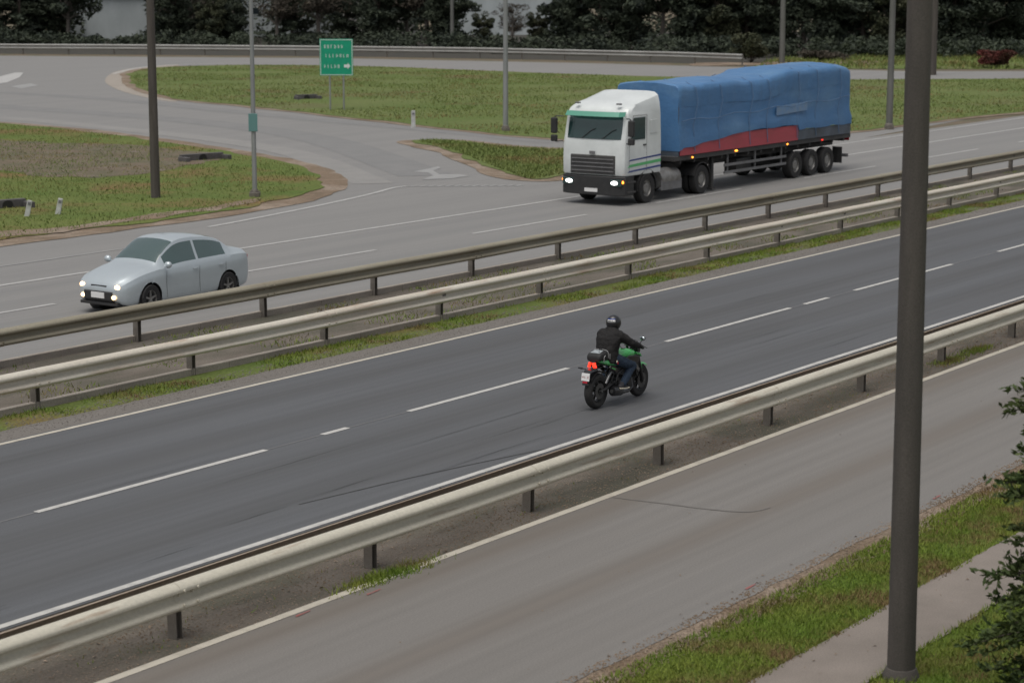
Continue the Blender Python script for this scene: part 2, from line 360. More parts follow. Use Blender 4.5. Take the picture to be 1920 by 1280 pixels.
# ------------------------------------------------------------------ ground and roads
sheet('ground', [(-1500, -300), (1500, -300), (1500, 1500), (-1500, 1500)], 0, M['brown'])
rsheet('near_verge', -60, 260, -25, 12.4, .012, M['grass_near'], jit1=.0)
rsheet('dirt_edge', -60, 260, 11.55, 12.3, .020, M['dirt'], jit0=.28, jit1=.12)
rsheet('service_road', -60, 260, 12.0, 16.2, .028, M['service'], jit0=.07)
rsheet('footpath', -60, 260, 9.42, 10.48, .030, M['path'], jit0=.03, jit1=.03)
rsheet('rail_strip', -60, 300, 16.15, 18.6, .024, M['soil'])
rsheet('near_carriageway', -60, 400, 18.4, 26.1, .034, M['asphalt'])
rsheet('shoulder', -60, 400, 25.9, 26.75, .030, M['shoulder'], jit1=.08)
rsheet('median_verge', -60, 400, 26.6, 27.7, .022, M['grass'])
rsheet('median_ground', -60, 400, 27.7, 31.3, .018, M['soil'])
# the far side: one asphalt sheet with grass islands on it
far_poly = [W(-60, 31.3), W(420, 31.3), W(420, 42.6), W(90, 43.2)] + [G(2300, 134), G(1700, 134), G(1400, 127), G(1100, 119), G(640, 110), G(0, 105), G(-900, 104)] + [W(-60, 150)]
def local_ts(pts): return [TS(*p) for p in pts]
b = MB(); lp = local_ts(far_poly); b.add([(x, y, 0) for x, y in lp], [tuple(range(len(lp)))])
o = b.build('far_carriageway', M['far_asphalt'], smooth=0, loc=(0, 0, .010), rz=RROT); tag(o, kind='structure')
if o.data.polygons[0].normal.z < 0: o.data.flip_normals()

isl1 = [(240, 148), (256, 133), (330, 126), (480, 123), (700, 126), (1100, 141), (1500, 150), (1900, 149), (2350, 146), (2350, 170), (1920, 211), (1740, 230), (1600, 247), (1450, 262), (1250, 272), (1040, 262), (800, 238), (620, 217), (460, 200), (330, 186), (262, 168)]
isl2 = [(775, 266), (850, 265), (950, 276), (1060, 282), (1250, 292), (1180, 310), (1075, 326), (1010, 338), (965, 333), (900, 308), (840, 284)]
isl3 = [(-500, 205), (-200, 218), (0, 233), (150, 246), (270, 262), (400, 282), (520, 304), (588, 326), (602, 344), (580, 362), (500, 384), (300, 415), (100, 440), (0, 454), (-300, 490), (-900, 560), (-1100, 300)]
def grow(px, k):
    cx = sum(p[0] for p in px) / len(px); out = []
    P = [Vector(G(*p)) for p in px]; N = len(P)
    area = sum(P[i].x * P[(i + 1) % N].y - P[(i + 1) % N].x * P[i].y for i in range(N)); sg = 1 if area > 0 else -1
    for i in range(N):
        d = (P[(i + 1) % N] - P[i - 1]).normalized(); nn = Vector((d.y, -d.x)) * sg; q = P[i] + nn * k; out.append(q)
    return out
def smooth_w(P, n=6):
    N = len(P); out = []
    for i in range(N):
        a, b_, c, d = P[i - 1], P[i], P[(i + 1) % N], P[(i + 2) % N]
        for k in range(n):
            t = k / n; out.append(.5 * ((2 * b_) + (c - a) * t + (2 * a - 5 * b_ + 4 * c - d) * t * t + (3 * b_ - a - 3 * c + d) * t ** 3))
    return out
sheet('island_kerb_apron', smooth_w([Vector(G(*p)) for p in [(197, 152), (214, 136), (262, 127), (330, 122), (330, 130), (262, 140), (262, 168), (330, 188), (310, 190), (250, 178), (214, 166)]]), .020, M['kerb'])
for nm, px, k in (('upper_island_dirt', isl1, .55), ('slip_island_dirt', isl2, .7), ('lower_island_dirt', isl3, .9)):
    sheet(nm, smooth_w(grow(px, k)), .026 if k != .55 else .030, M['dirt'], jit=.25, step=1.2)
sheet('upper_grass_island', smooth_w(grow(isl1, 0)), .045, M['grass_far'], jit=.45, step=1.2)
sheet('slip_grass_island', smooth_w(grow(isl2, 0)), .045, M['grass_far'], jit=.35, step=1.0)
sheet('lower_grass_island', smooth_w(grow(isl3, 0)), .045, M['grass'], jit=.45, step=1.0)
sheet('bare_earth', smooth_px([(-200, 250), (60, 268), (200, 272), (330, 282), (420, 292), (372, 312), (250, 330), (120, 335), (-60, 315), (-250, 290)]), .052, M['brown'], jit=.7, step=.8)
sheet('bare_earth', smooth_px([(-60, 440), (120, 428), (300, 404), (470, 377), (470, 383), (300, 412), (100, 438), (-60, 452)]), .053, M['dirt'], jit=.4, step=.8)
sheet('back_verge', [G(-900, 102), G(0, 101), G(640, 106), G(1100, 114), G(1400, 122), G(1700, 130), G(2300, 131), G(2300, 60), G(-900, 60)], .006, M['leaf_litter'])
sheet('back_grass', [G(1420, 126), G(1600, 130), G(2300, 131), G(2300, 95), G(1800, 100), G(1560, 108), G(1440, 112)], .030, M['grass_far'], jit=.8, step=2)
sheet('back_path', [G(1300, 119), G(1500, 116), G(1640, 116), G(1640, 121), G(1500, 122), G(1300, 125)], .040, M['dirt'], jit=.5, step=1.5)
# tyre-worn bands along the ramp
def px_strip(name, px, wd, z, m, n=8, kind='structure', taper=False):
    P = [Vector(G(*p)) for p in px]; Q = []
    for i in range(len(P) - 1):
        a = P[max(i - 1, 0)]; b_ = P[i]; c = P[i + 1]; d = P[min(i + 2, len(P) - 1)]
        for k in range(n):
            t = k / n; Q.append(.5 * ((2 * b_) + (c - a) * t + (2 * a - 5 * b_ + 4 * c - d) * t * t + (3 * b_ - a - 3 * c + d) * t ** 3))
    Q.append(P[-1]); vs = []
    for i, q in enumerate(Q):
        d = (Q[min(i + 1, len(Q) - 1)] - Q[max(i - 1, 0)]).normalized(); nn = Vector((-d.y, d.x))
        ww = wd / 2 * (min(1, min(i, len(Q) - 1 - i) / (len(Q) * .25)) if taper else 1) + .01
        vs += [(q.x + nn.x * ww, q.y + nn.y * ww, z), (q.x - nn.x * ww, q.y - nn.y * ww, z)]
    bb = MB().add(vs, [(2 * i, 2 * i + 1, 2 * i + 3, 2 * i + 2) for i in range(len(Q) - 1)])
    return tag(bb.build(name, m, smooth=0), kind=kind)
px_strip('ramp_wear_band', [(-300, 172), (0, 200), (200, 214), (400, 232), (600, 262), (800, 330)], 2.2, .016, M['ramp_wear'])
px_strip('ramp_wear_band', [(0, 236 - 62), (200, 186), (400, 206), (600, 226), (760, 240), (1040, 268)], 1.6, .017, M['ramp_wear'])
px_strip('ramp_pale_band', [(-300, 218), (0, 222), (200, 240), (400, 262), (560, 290), (700, 345)], 1.5, .0175, M['ramp_pale'])

# kerbs (real steps, lengths with joints)
def kerb(name, t0, t1, s, wd=.14, h=.13):
    b = MB(); L = 1.0; t = t0
    while t < t1:
        b.box((t + L / 2, s, h / 2 + .01), (L - .008, wd, h + .02)); t += L
    o = b.build(name, M['kerb'], smooth=0, loc=(0, 0, 0), rz=RROT, bevel=.012); tag(o, kind='structure')
kerb('median_kerb_near', 18, 100, 27.70)
kerb('median_kerb_far', 18, 130, 31.27)

# painted lines
def line(name, segs, s, wd, z, m, bend=0):
    b = MB()
    for t0, t1 in segs:
        n = max(1, int((t1 - t0) / 1.0)); k = len(b.v); vs = []
        for i in range(n + 1):
            t = t0 + (t1 - t0) * i / n; j = .012 * mnoise.noise(Vector((t * .4, s, 2)))
            vs += [(t, s - wd / 2 + j, 0), (t, s + wd / 2 + j * 1.3, 0)]
        b.add(vs, [(2 * i, 2 * i + 2, 2 * i + 3, 2 * i + 1) for i in range(n)])
    return tag(b.build(name, m, smooth=0, loc=(0, 0, z), rz=RROT, fix=False), kind='structure')
line('service_edge_marking', [(-40, 260)], 16.12, .13, .034, M['paint_cream'])
line('near_edge_marking', [(-40, 400)], 18.52, .12, .040, M['paint'])
line('lane_marking', [(2.8, 7.6), (11.4, 16.2), (20.05, 24.9), (26.3, 26.95), (28.6, 33.6), (37.25, 42.7), (43.4, 44.6), (46.0, 51.7), (54.8, 59.9), (63.4, 68.6), (72, 77.2), (80.7, 85.9)], 22.2, .12, .040, M['paint'])
line('lane_seam', [(-40, 300)], 22.2, .045, .038, M['faint'])
line('inner_edge_marking', [(-40, 400)], 25.98, .115, .040, M['paint_cream'])
line('far_lane_marking', [(17.8, 23.4), (28.3, 33.7), (39.3, 45.5), (50, 56.1), (60.3, 66.1), (70.9, 77), (81.2, 87.2), (91.8, 97.8), (102, 108)], 36.4, .14, .020, M['paint_far'])
line('far_edge_marking', [(-40, 400)], 39.65, .16, .020, M['paint_far'])
line('outer_edge_marking', [(18, 44.6)], 42.3, .13, .020, M['faint_far'])
line('outer_edge_marking', [(68, 400)], 42.45, .15, .020, M['paint_far'])
px_strip('ramp_edge_marking', [(390, 427), (470, 412), (600, 386), (690, 366), (735, 354), (762, 350)], .14, .022, M['paint_far'])
px_strip('ramp_edge_marking', [(212, 139), (262, 127.5), (330, 122), (420, 119.5)], .25, .024, M['paint_far'])
b = MB()
for i in range(13):
    x = 768 + i * 16.5; p = G(x, 351 - .1 * i); t, s = TS(*p); b.add([(t, s - .12, 0), (t + .5, s - .05, 0), (t + .5, s + .15, 0), (t, s + .08, 0)], [(0, 1, 2, 3)])
tag(b.build('give_way_marking', M['faint_far'], smooth=0, loc=(0, 0, .021), rz=RROT), kind='structure')
def pxpoly(name, px, z, m): return sheet(name, [G(*p) for p in px], z, m)
pxpoly('turn_arrow_marking', [(775, 323), (800, 318), (822, 313), (826, 316), (812, 321), (824, 328), (862, 328), (880, 331), (845, 336), (792, 338), (812, 330), (803, 325)], .0225, M['faint_far'])
pxpoly('turn_arrow_marking', [(-70, 162), (-30, 152), (28, 137), (44, 137), (36, 146), (14, 155), (-20, 160)], .0225, M['paint_far'])
pxpoly('turn_arrow_marking', [(20, 163), (58, 157), (72, 161), (40, 167)], .0225, M['faint_far'])
b = MB()
for x, y in ((556, 1161), (1752, 940), (1400, 1110), (690, 1120)):
    t, s = TS(*G(x, y)); b.add([(t, s, 0), (t + .28, s + .02, 0), (t + .30, s + .05, 0), (t + .02, s + .045, 0)], [(0, 1, 2, 3)])
tag(b.build('red_spray_marking', M['red_paint'], smooth=0, loc=(0, 0, .036), rz=RROT), kind='structure')
px_strip('tar_seam_marking', [(1150, 936), (1250, 948), (1330, 958), (1400, 963), (1445, 955)], .04, .0335, M['tar'], taper=True)
px_strip('tar_seam_marking', [(560, 950), (800, 893), (1060, 838), (1090, 836)], .006, .0395, M['crack'], taper=True)
# hairline cracks in the dark carriageway
b = MB()
for k in range(26):
    t = random.uniform(8, 60); s = random.choice([random.uniform(18.8, 20.6), random.uniform(18.8, 25.6)]); L = random.uniform(1, 4.5); n = int(L / .15) + 2; vs = []
    for i in range(n):
        tt = t + L * i / n; ss = s + .03 * mnoise.noise(Vector((tt * .8, s * 3, k))) + .015 * mnoise.noise(Vector((tt * 5, s, k))) + (tt - t) * .02
        ww = .0045 * (1 - abs(2 * i / n - 1)) + .001; vs += [(tt, ss - ww, 0), (tt, ss + ww, 0)]
    b.add(vs, [(2 * i, 2 * i + 2, 2 * i + 3, 2 * i + 1) for i in range(n - 1)])
tag(b.build('road_cracks', M['crack'], smooth=0, loc=(0, 0, .0395), rz=RROT, fix=False), kind='structure')

# ------------------------------------------------------------------ guardrails
def wprofile(h=.34, d=.105):
    q = h / 2
    return [(.1 * d, q), (-.18 * d, q * .985), (-.6 * d, q * .88), (-.95 * d, q * .70), (-1.02 * d, q * .55), (-.95 * d, q * .40), (-.35 * d, q * .24), (-.02 * d, q * .14), (.05 * d, q * .02), (.02 * d, -q * .16), (-.35 * d, -q * .34), (-.82 * d, -q * .52), (-.92 * d, -q * .64), (-.82 * d, -q * .80), (-.35 * d, -q * .97), (-.2 * d, -q)]
def beam(t0, t1, y, z, face=-1, h=.34, wob=.02, path=None):
    """W-beam along the road; face -1 bulges towards the camera"""
    b = MB(); pr = wprofile(h); n = max(2, int((t1 - t0) / .5)); rings = []
    th = .004
    prof = [(p[0], p[1]) for p in pr] + [(p[0] + th, p[1]) for p in pr[::-1]]
    for i in range(n + 1):
        t = t0 + (t1 - t0) * i / n; dy = wob * mnoise.noise(Vector((t * .21, y, 0))); dz = wob * .9 * mnoise.noise(Vector((t * .17, y, 7)))
        rings.append([(t, y + dy + p[0] * (-face), z + dz + p[1]) for p in prof])
    return b.loft(rings)
def guardrail(name, label, t0, t1, s, m, post_t, double=False, spacing=3.55, zc=.60, wood=False):
    r = empty(name, (*W((t0 + t1) / 2, s), 0), RROT); tc = (t0 + t1) / 2
    tag(r, label, 'guardrail')
    face = -1
    beam(t0 - tc, t1 - tc, 0, zc, face).build('rail_beam', m, r, 50)
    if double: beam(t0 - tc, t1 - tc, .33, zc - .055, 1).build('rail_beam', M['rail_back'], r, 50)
    # splice plates with bolts, every second post
    p0 = None; k = 0; t = post_t
    while t < t1 - .3:
        if t > t0 + .2:
            y = .165 if double else .14
            if p0 is None:
                bb = MB(); ph = .64 if double else .78; bb.box((0, 0, ph / 2 - .03), (.10, .008, ph)); bb.box((-.046, 0, ph / 2 - .03), (.008, .14, ph)); bb.box((.046, 0, ph / 2 - .03), (.008, .14, ph))
                for sy in ((-.10, .08) if double else (-.10,)): bb.box((0, sy, zc - .05), (.12, .07, .22))
                p0 = bb.build('post', M['post'], r, 0, bevel=.004); q = p0
                s0 = None
            else:
                q = p0.copy(); COL.objects.link(q); q.parent = r
            q.location = (t - tc, y, 0)
            q.rotation_euler = (random.uniform(-.02, .02), random.uniform(-.02, .02), 0)
            if k % 2 == 0:
                a = t - tc - .17; lp = beam(a, a + .34, -.006, zc, face, h=.346)
                for bx in (.06, .28):
                    for bz in (.085, .02, -.085): lp.lathe([(0, 0), (.016, 0), (.018, .012), (.018, .03)], (a + bx, -.118 if bz != .02 else -.03, zc + bz), 'Y', 8)
                lp.build('lap_joint', m, r, 50)
            k += 1
        t += spacing
    return r
guardrail('guardrail', 'nearest steel crash barrier, double sided, between the dark carriageway and the service road', 6, 60, 16.42, M['rail'], 9.9, True, zc=.57)
guardrail('guardrail', 'bright cream steel crash barrier on the near kerb of the median, beside the grass strip', 16, 110, 27.55, M['rail_median'], 17.3, spacing=3.9)
guardrail('guardrail', 'dull weathered steel crash barrier on the far median kerb, in front of the silver car', 18, 130, 31.05, M['rail_rust'], 19.4, spacing=3.9, zc=.64)
# long pale barrier at the back, follows the ramp
def far_rail():
    px = [(-260, 101), (0, 102), (300, 103.5), (640, 106.5), (900, 110), (1100, 115), (1260, 119), (1392, 124)]
    P = [Vector(G(*p)) for p in px]; r = empty('guardrail', (P[3].x, P[3].y, 0), 0); tag(r, 'long pale crash barrier along the back of the ramp, in front of the trees', 'guardrail')
    Q = []
    for i in range(len(P) - 1):
        n = int((P[i + 1] - P[i]).length / 2)
        for k in range(n): Q.append(P[i].lerp(P[i + 1], k / n))
    Q.append(P[-1]); pr = wprofile(.46, .1); rings = []
    for i, q in enumerate(Q):
        d = (Q[min(i + 1, len(Q) - 1)] - Q[max(i - 1, 0)]).normalized(); nn = Vector((-d.y, d.x))
        if nn.y < 0: nn = -nn
        rings.append([(q.x + nn.x * (a + e) - P[3].x, q.y + nn.y * (a + e) - P[3].y, .74 + z) for e, lst in ((0, pr), (.005, pr[::-1])) for a, z in lst])
    MB().loft(rings).build('rail_beam', M['rail_far'], r, 50)
    p0 = None
    for i in range(1, len(Q), 2):
        q = Q[i]
        if p0 is None: p0 = MB().box((0, .18, .45), (.12, .14, 1.0)).box((0, .08, .74), (.14, .12, .3)).build('post', M['post'], r, 0); c = p0
        else: c = p0.copy(); COL.objects.link(c); c.parent = r
        c.location = (q.x - P[3].x, q.y - P[3].y, 0)
far_rail()

# ------------------------------------------------------------------ grass blades and leaves (counted by nobody)
def blades(name, P, h, wd, m, lean=.5, label=None, z0=.03):
    n = len(P); a = rng.uniform(0, 2 * pi, n); hh = h * rng.uniform(.45, 1.3, n); ww = wd * rng.uniform(.6, 1.3, n)
    lx = rng.normal(0, lean, n) * hh; ly = rng.normal(0, lean, n) * hh
    V = np.zeros((n, 3, 3)); V[:, 0, 0] = P[:, 0] - np.cos(a) * ww / 2; V[:, 0, 1] = P[:, 1] - np.sin(a) * ww / 2
    V[:, 1, 0] = P[:, 0] + np.cos(a) * ww / 2; V[:, 1, 1] = P[:, 1] + np.sin(a) * ww / 2
    V[:, 2, 0] = P[:, 0] + lx; V[:, 2, 1] = P[:, 1] + ly; V[:, :2, 2] = z0; V[:, 2, 2] = z0 + hh
    o = np_mesh(name, V.reshape(-1, 3), 3, m); return tag(o, label, kind='stuff')
def ts_points(n, t0, t1, s0, s1, clump=.0, thr=None, sc=1.0):
    t = rng.uniform(t0, t1, n); s = rng.uniform(s0, s1, n)
    if thr is not None:
        k = np.array([mnoise.noise(Vector((a * sc * .6, b_ * sc, 1.7))) for a, b_ in zip(t, s)]); q = k + rng.normal(0, .12, n) > thr; t, s = t[q], s[q]
    return np.stack([t * sin(PHI) - s * cos(PHI), t * cos(PHI) + s * sin(PHI)], 1)
def poly_points(n, W_, thr=None, sc=.3):
    A = np.array([(p[0], p[1]) for p in W_]); lo, hi = A.min(0), A.max(0)
    ok = []; tot = 0
    while tot < n:
        P = rng.uniform(lo, hi, (n * 2, 2)); ins = np.zeros(len(P), bool); j = len(A) - 1
        for i in range(len(A)):
            xi, yi = A[i]; xj, yj = A[j]
            c = ((yi > P[:, 1]) != (yj > P[:, 1])) & (P[:, 0] < (xj - xi) * (P[:, 1] - yi) / (yj - yi + 1e-9) + xi); ins ^= c; j = i
        P = P[ins]; ok.append(P); tot += len(P)
        if tot == 0: break
    P = np.concatenate(ok)[:n]
    if thr is not None:
        k = np.array([mnoise.noise(Vector((a * sc, b_ * sc, 4.2))) for a, b_ in P]); P = P[k + rng.normal(0, .15, len(P)) > thr]
    return P
blades('verge_grass', ts_points(60000, 13, 36, 10.46, 11.8, thr=-.6), .055, .014, M['blade'])
blades('verge_grass', ts_points(52000, 13, 30, 7.2, 9.45, thr=-.6), .06, .015, M['blade'])
blades('path_edge_grass', ts_points(2500, 13, 36, 10.40, 10.5, thr=.0), .05, .014, M['blade'], z0=.03)
blades('median_grass', ts_points(30000, 22, 80, 26.72, 27.62, thr=-.12, sc=1.2), .07, .02, M['blade'])
blades('median_weeds', ts_points(22000, 22, 80, 27.8, 31.1, thr=.12, sc=.9), .08, .022, M['blade'])
blades('rail_weeds', np.concatenate([np.array(G(x, y))[None, :] + rng.normal(0, 1, (700, 2)) * .10 + np.outer(rng.normal(0, .32, 700), [sin(PHI), cos(PHI)]) for x, y in ((700, 1092), (755, 1074), (1830, 660), (1780, 680))]), .07, .016, M['blade'])
blades('rail_weeds', ts_points(2600, 14, 44, 16.25, 18.2, thr=.30, sc=1.6), .05, .014, M['blade'])
blades('island_grass', poly_points(60000, smooth_w(grow(isl3, -.2)), thr=-.15, sc=.25), .09, .035, M['blade_far'], z0=.045)
blades('island_grass', poly_points(70000, smooth_w(grow([p for p in isl1], -.2)), thr=-.2, sc=.15), .10, .06, M['blade_far'], z0=.045)
blades('island_grass', poly_points(9000, smooth_w(grow(isl2, -.2))), .12, .045, M['blade_far'], z0=.045)
blades('back_grass_tufts', poly_points(14000, [G(1420, 126), G(1600, 130), G(2300, 131), G(2300, 95), G(1800, 100), G(1560, 108), G(1440, 112)], thr=-.1, sc=.2), .3, .12, M['blade_far'])

# gravel on the soil strips
def gravel(name, P, r, m, z0=.03):
    n = len(P); rr = r * rng.uniform(.4, 1.4, n); V = np.zeros((n, 4, 3, 3)); a = rng.uniform(0, 2 * pi, n)
    c = [np.stack([P[:, 0] + rr * np.cos(a + k * 2.09), P[:, 1] + rr * np.sin(a + k * 2.09), np.full(n, z0)], 1) for k in range(3)]
    top = np.stack([P[:, 0], P[:, 1], z0 + rr * .8], 1)
    for k in range(3): V[:, k, 0] = c[k]; V[:, k, 1] = c[(k + 1) % 3]; V[:, k, 2] = top
    V[:, 3] = V[:, 0]
    return tag(np_mesh(name, V[:, :3].reshape(-1, 3), 3, m), kind='stuff')
gravel('gravel', ts_points(16000, 13, 46, 16.2, 18.3), .012, M['dirt'])
gravel('gravel', ts_points(9000, 13, 36, 11.5, 12.15), .014, M['dirt'])
gravel('gravel', ts_points(12000, 22, 80, 26.2, 27.2), .016, M['shoulder'])

def litter(name, P, size, m, z0):
    n = len(P); a = rng.uniform(0, 2 * pi, n); sz = size * rng.uniform(.4, 1.2, n); c, d = np.cos(a) * sz, np.sin(a) * sz; k = rng.uniform(.3, .6, n); up = rng.uniform(.002, .02, n)
    V = np.stack([np.stack([P[:, 0] - c, P[:, 1] - d, np.full(n, z0)], 1), np.stack([P[:, 0] + d * k, P[:, 1] - c * k, z0 + up], 1), np.stack([P[:, 0] + c, P[:, 1] + d, np.full(n, z0) + .004], 1), np.stack([P[:, 0] - d * k, P[:, 1] + c * k, z0 + up * .6], 1)], 1)
    return tag(np_mesh(name, V.reshape(-1, 3), 4, m), kind='stuff')
litter('fallen_leaves', ts_points(500, 13, 40, 11.4, 12.3), .026, M['dirt'], .034)
litter('fallen_leaves', ts_points(90, 13, 30, 9.4, 10.5), .024, M['dirt'], .036)
litter('fallen_leaves', ts_points(900, 14, 46, 16.2, 18.4), .03, M['dirt'], .034)
litter('fallen_leaves', ts_points(40, 13, 40, 12.6, 16.0), .02, M['dirt'], .034)

# ------------------------------------------------------------------ trees
def leaves(C, R, n, size, flat=.6):
    """n leaf quads in ellipsoid clumps C with radii R"""
    k = rng.integers(0, len(C), n) if not hasattr(R, 'w') else None
    d = rng.normal(0, 1, (n, 3)); d /= np.linalg.norm(d, axis=1)[:, None]; rad = rng.uniform(.35, 1, n) ** .5
    P = C[k] + d * R[k] * rad[:, None]
    u = rng.normal(0, 1, (n, 3)); u[:, 2] *= flat; u /= np.linalg.norm(u, axis=1)[:, None]; v = np.cross(u, rng.normal(0, 1, (n, 3))); v /= np.linalg.norm(v, axis=1)[:, None]
    sz = size * rng.uniform(.5, 1.3, n)[:, None]
    return np.stack([P - u * sz, P + v * sz * .45, P + u * sz, P - v * sz * .45], 1).reshape(-1, 3)
def make_tree(name, kind, h, seed, nleaf, lsize, mleaf, mbark):
    r = random.Random(seed); root = empty(name)
    trunk = MB(); lim = []; C = []; R = []
    if kind == 'conifer':
        trunk.tube([(0, 0, -.1), (0.05, 0, h * .3), (.1, .05, h * .7), (.08, 0, h)], [.28, .2, .11, .02], 8)
        for i in range(60):
            z = .5 + (h - .7) * (i / 60) ** .9; rr = (h - z) / h * h * .26 + .3; a = r.uniform(0, 2 * pi)
            e = (cos(a) * rr, sin(a) * rr, z - rr * .15); lim.append(((.05, 0, z), e))
            for q in (.45, .8, 1.0): C.append((e[0] * q, e[1] * q, z - rr * .15 * q)); R.append((.55 + .1 * rr, .55 + .1 * rr, .28))
    else:
        low = .25 if kind == 'dense' else .42
        top = (r.uniform(-.5, .5), r.uniform(-.5, .5), h * .72)
        trunk.tube([(0, 0, -.1), (r.uniform(-.15, .15), r.uniform(-.15, .15), h * .22), (top[0] * .5, top[1] * .5, h * .45), top], [.26, .2, .14, .04], 9)
        for i in range(34 if kind != 'sparse' else 26):
            z0 = h * r.uniform(low * .55, .66); a = r.uniform(0, 2 * pi); rr = h * r.uniform(.14, .30) * (1.1 - abs(z0 / h - .45))
            e = (cos(a) * rr, sin(a) * rr, z0 + h * r.uniform(.03, .28)); m_ = (e[0] * .5, e[1] * .5, z0 + (e[2] - z0) * .35)
            lim.append(((0, 0, z0 * .9), m_, e))
            C.append(e); c = r.uniform(.09, .16) * h * .75; R.append((c, c, c * r.uniform(.5, .8)))
            if r.random() < .7: C.append((m_[0], m_[1], m_[2] + .3)); R.append((c * .7, c * .7, c * .5))
        if kind == 'dense':
            for i in range(16):
                a = r.uniform(0, 2 * pi); rr = r.uniform(.5, h * .2); C.append((cos(a) * rr, sin(a) * rr, r.uniform(.6, h * .3))); R.append((.9, .9, .7))
    for l in lim: trunk.tube(l, [.07, .02] if len(l) == 2 else [.08, .05, .02], 5)
    trunk.build('trunk', mbark, root, 60)
    np_mesh('crown', leaves(np.array(C), np.array(R), nleaf, lsize), 4, mleaf, root)
    return root
TG = 'trees behind the far crash barrier'
protos = [make_tree('conifer_tree', 'conifer', 11, 1, 9000, .26, M['leaf_dark'], M['bark']),
          make_tree('broadleaf_tree', 'dense', 10, 2, 12000, .22, M['leaf_dark'], M['bark']),
          make_tree('broadleaf_tree', 'dense', 9, 3, 12000, .22, M['leaf_mid'], M['bark']),
          make_tree('sparse_tree', 'sparse', 11, 4, 4200, .17, M['leaf_brown'], M['bark_pale']),
          make_tree('broadleaf_tree', 'tall', 12, 5, 9000, .24, M['leaf_dark'], M['bark_pale'])]
desc = ['dark conifer', 'dense dark evergreen', 'olive green bushy tree', 'thin brownish half bare tree', 'tall dark tree with pale trunk']
landmarks = [(-10000, ''), ]
# (photo x of the trunk, row of its foot, kind, scale)
spots = [(-30, 91, 1, 1.0), (38, 90, 0, .95), (82, 88, 1, 1.1), (128, 92, 4, .9), (322, 92, 1, .8), (352, 90, 3, .9), (398, 93, 2, .62), (436, 92, 1, .55), (520, 93, 3, .85), (548, 92, 0, .8),
         (598, 92, 3, 1.0), (650, 92, 1, .58), (712, 94, 1, .95), (765, 93, 4, .9), (800, 94, 3, 1.1), (838, 95, 1, 1.0), (905, 96, 2, .42), (960, 97, 3, .5), (1008, 98, 2, .44),
         (1068, 99, 1, 1.1), (1125, 100, 0, 1.0), (1180, 101, 1, .95), (1240, 102, 4, 1.0), (1300, 103, 1, 1.05), (1352, 104, 2, .9), (1400, 104, 0, 1.05), (1452, 105, 1, 1.0), (1508, 105, 4, 1.0),
         (1560, 106, 1, 1.1), (1618, 106, 0, 1.0), (1668, 107, 2, .9), (1722, 107, 1, 1.0), (1790, 108, 1, 1.1), (1840, 107, 4, .95), (1890, 106, 1, 1.0), (1950, 106, 0, 1.0), (2010, 106, 1, 1.1)]
def between(x):
    marks = [(0, 'left edge of the photo'), (215, 'pale stand-in shed at the left'), (292, 'dark brown pole'), (478, 'slim grey pole'), (640, 'green road sign'), (848, 'slim pole in the tree row'), (948, 'tall pale pole on the upper grass'), (1190, 'front of the blue load'),
             (1330, 'middle of the blue load'), (1466, 'brown pole above the blue load'), (1668, 'pale pole on the right grass'), (1746, 'brown pole beside the big dark pole'), (1920, 'right edge of the photo')]
    best = min(marks, key=lambda q: abs(q[0] - x)); d = x - best[0]
    return ('just right of the ' if d > 3 else 'just left of the ' if d < -3 else 'behind the ') + best[1]
used = set(); seenl = {}
for i, (x, y, k, sc) in enumerate(spots):
    o = protos[k] if k not in used else copy_tree(protos[k]); used.add(k)
    gx, gy = G(x, y - 5); o.location = (gx, gy, 0); o.scale = (sc, sc, sc); o.rotation_euler = (0, 0, random.uniform(0, 6.28))
    lb = f'{desc[k]} {between(x)}'
    if lb in seenl: seenl[lb] += 1; lb = ('farther ' if seenl[lb] == 2 else 'farthest ') + lb
    else: seenl[lb] = 1
    tag(o, lb, 'tree', TG)
# second, deeper wood behind: reads as one dark mass
C = []; R = []
for i in range(420):
    x = random.choice([random.uniform(-120, 150), random.uniform(300, 440), random.uniform(505, 850), random.uniform(1045, 2120), random.uniform(1045, 2120), random.uniform(1400, 2120)])
    y = random.uniform(70, 84); gx, gy = G(x, y); C.append((gx, gy, random.uniform(.8, 10))); R.append((2.2, 2.2, 1.7))
tag(np_mesh('woodland', leaves(np.array(C), np.array(R), 60000, .36), 4, M['leaf_dark']), 'dark mass of woodland behind the row of trees', kind='stuff')
C = []; R = []
for i in range(330):
    x = random.uniform(-120, 2120); top = 1.3
    if 165 < x < 262: top = .7
    y = np.interp(x, [-100, 640, 1100, 1400, 2100], [92, 97, 106, 110, 112]) - random.uniform(1, 7)
    gx, gy = G(x, y); C.append((gx, gy, random.uniform(.3, top))); R.append((1.1, 1.0, .7))
tag(np_mesh('undergrowth', leaves(np.array(C), np.array(R), 34000, .22), 4, M['leaf_dark']), 'dark low undergrowth at the foot of the trees', kind='stuff')

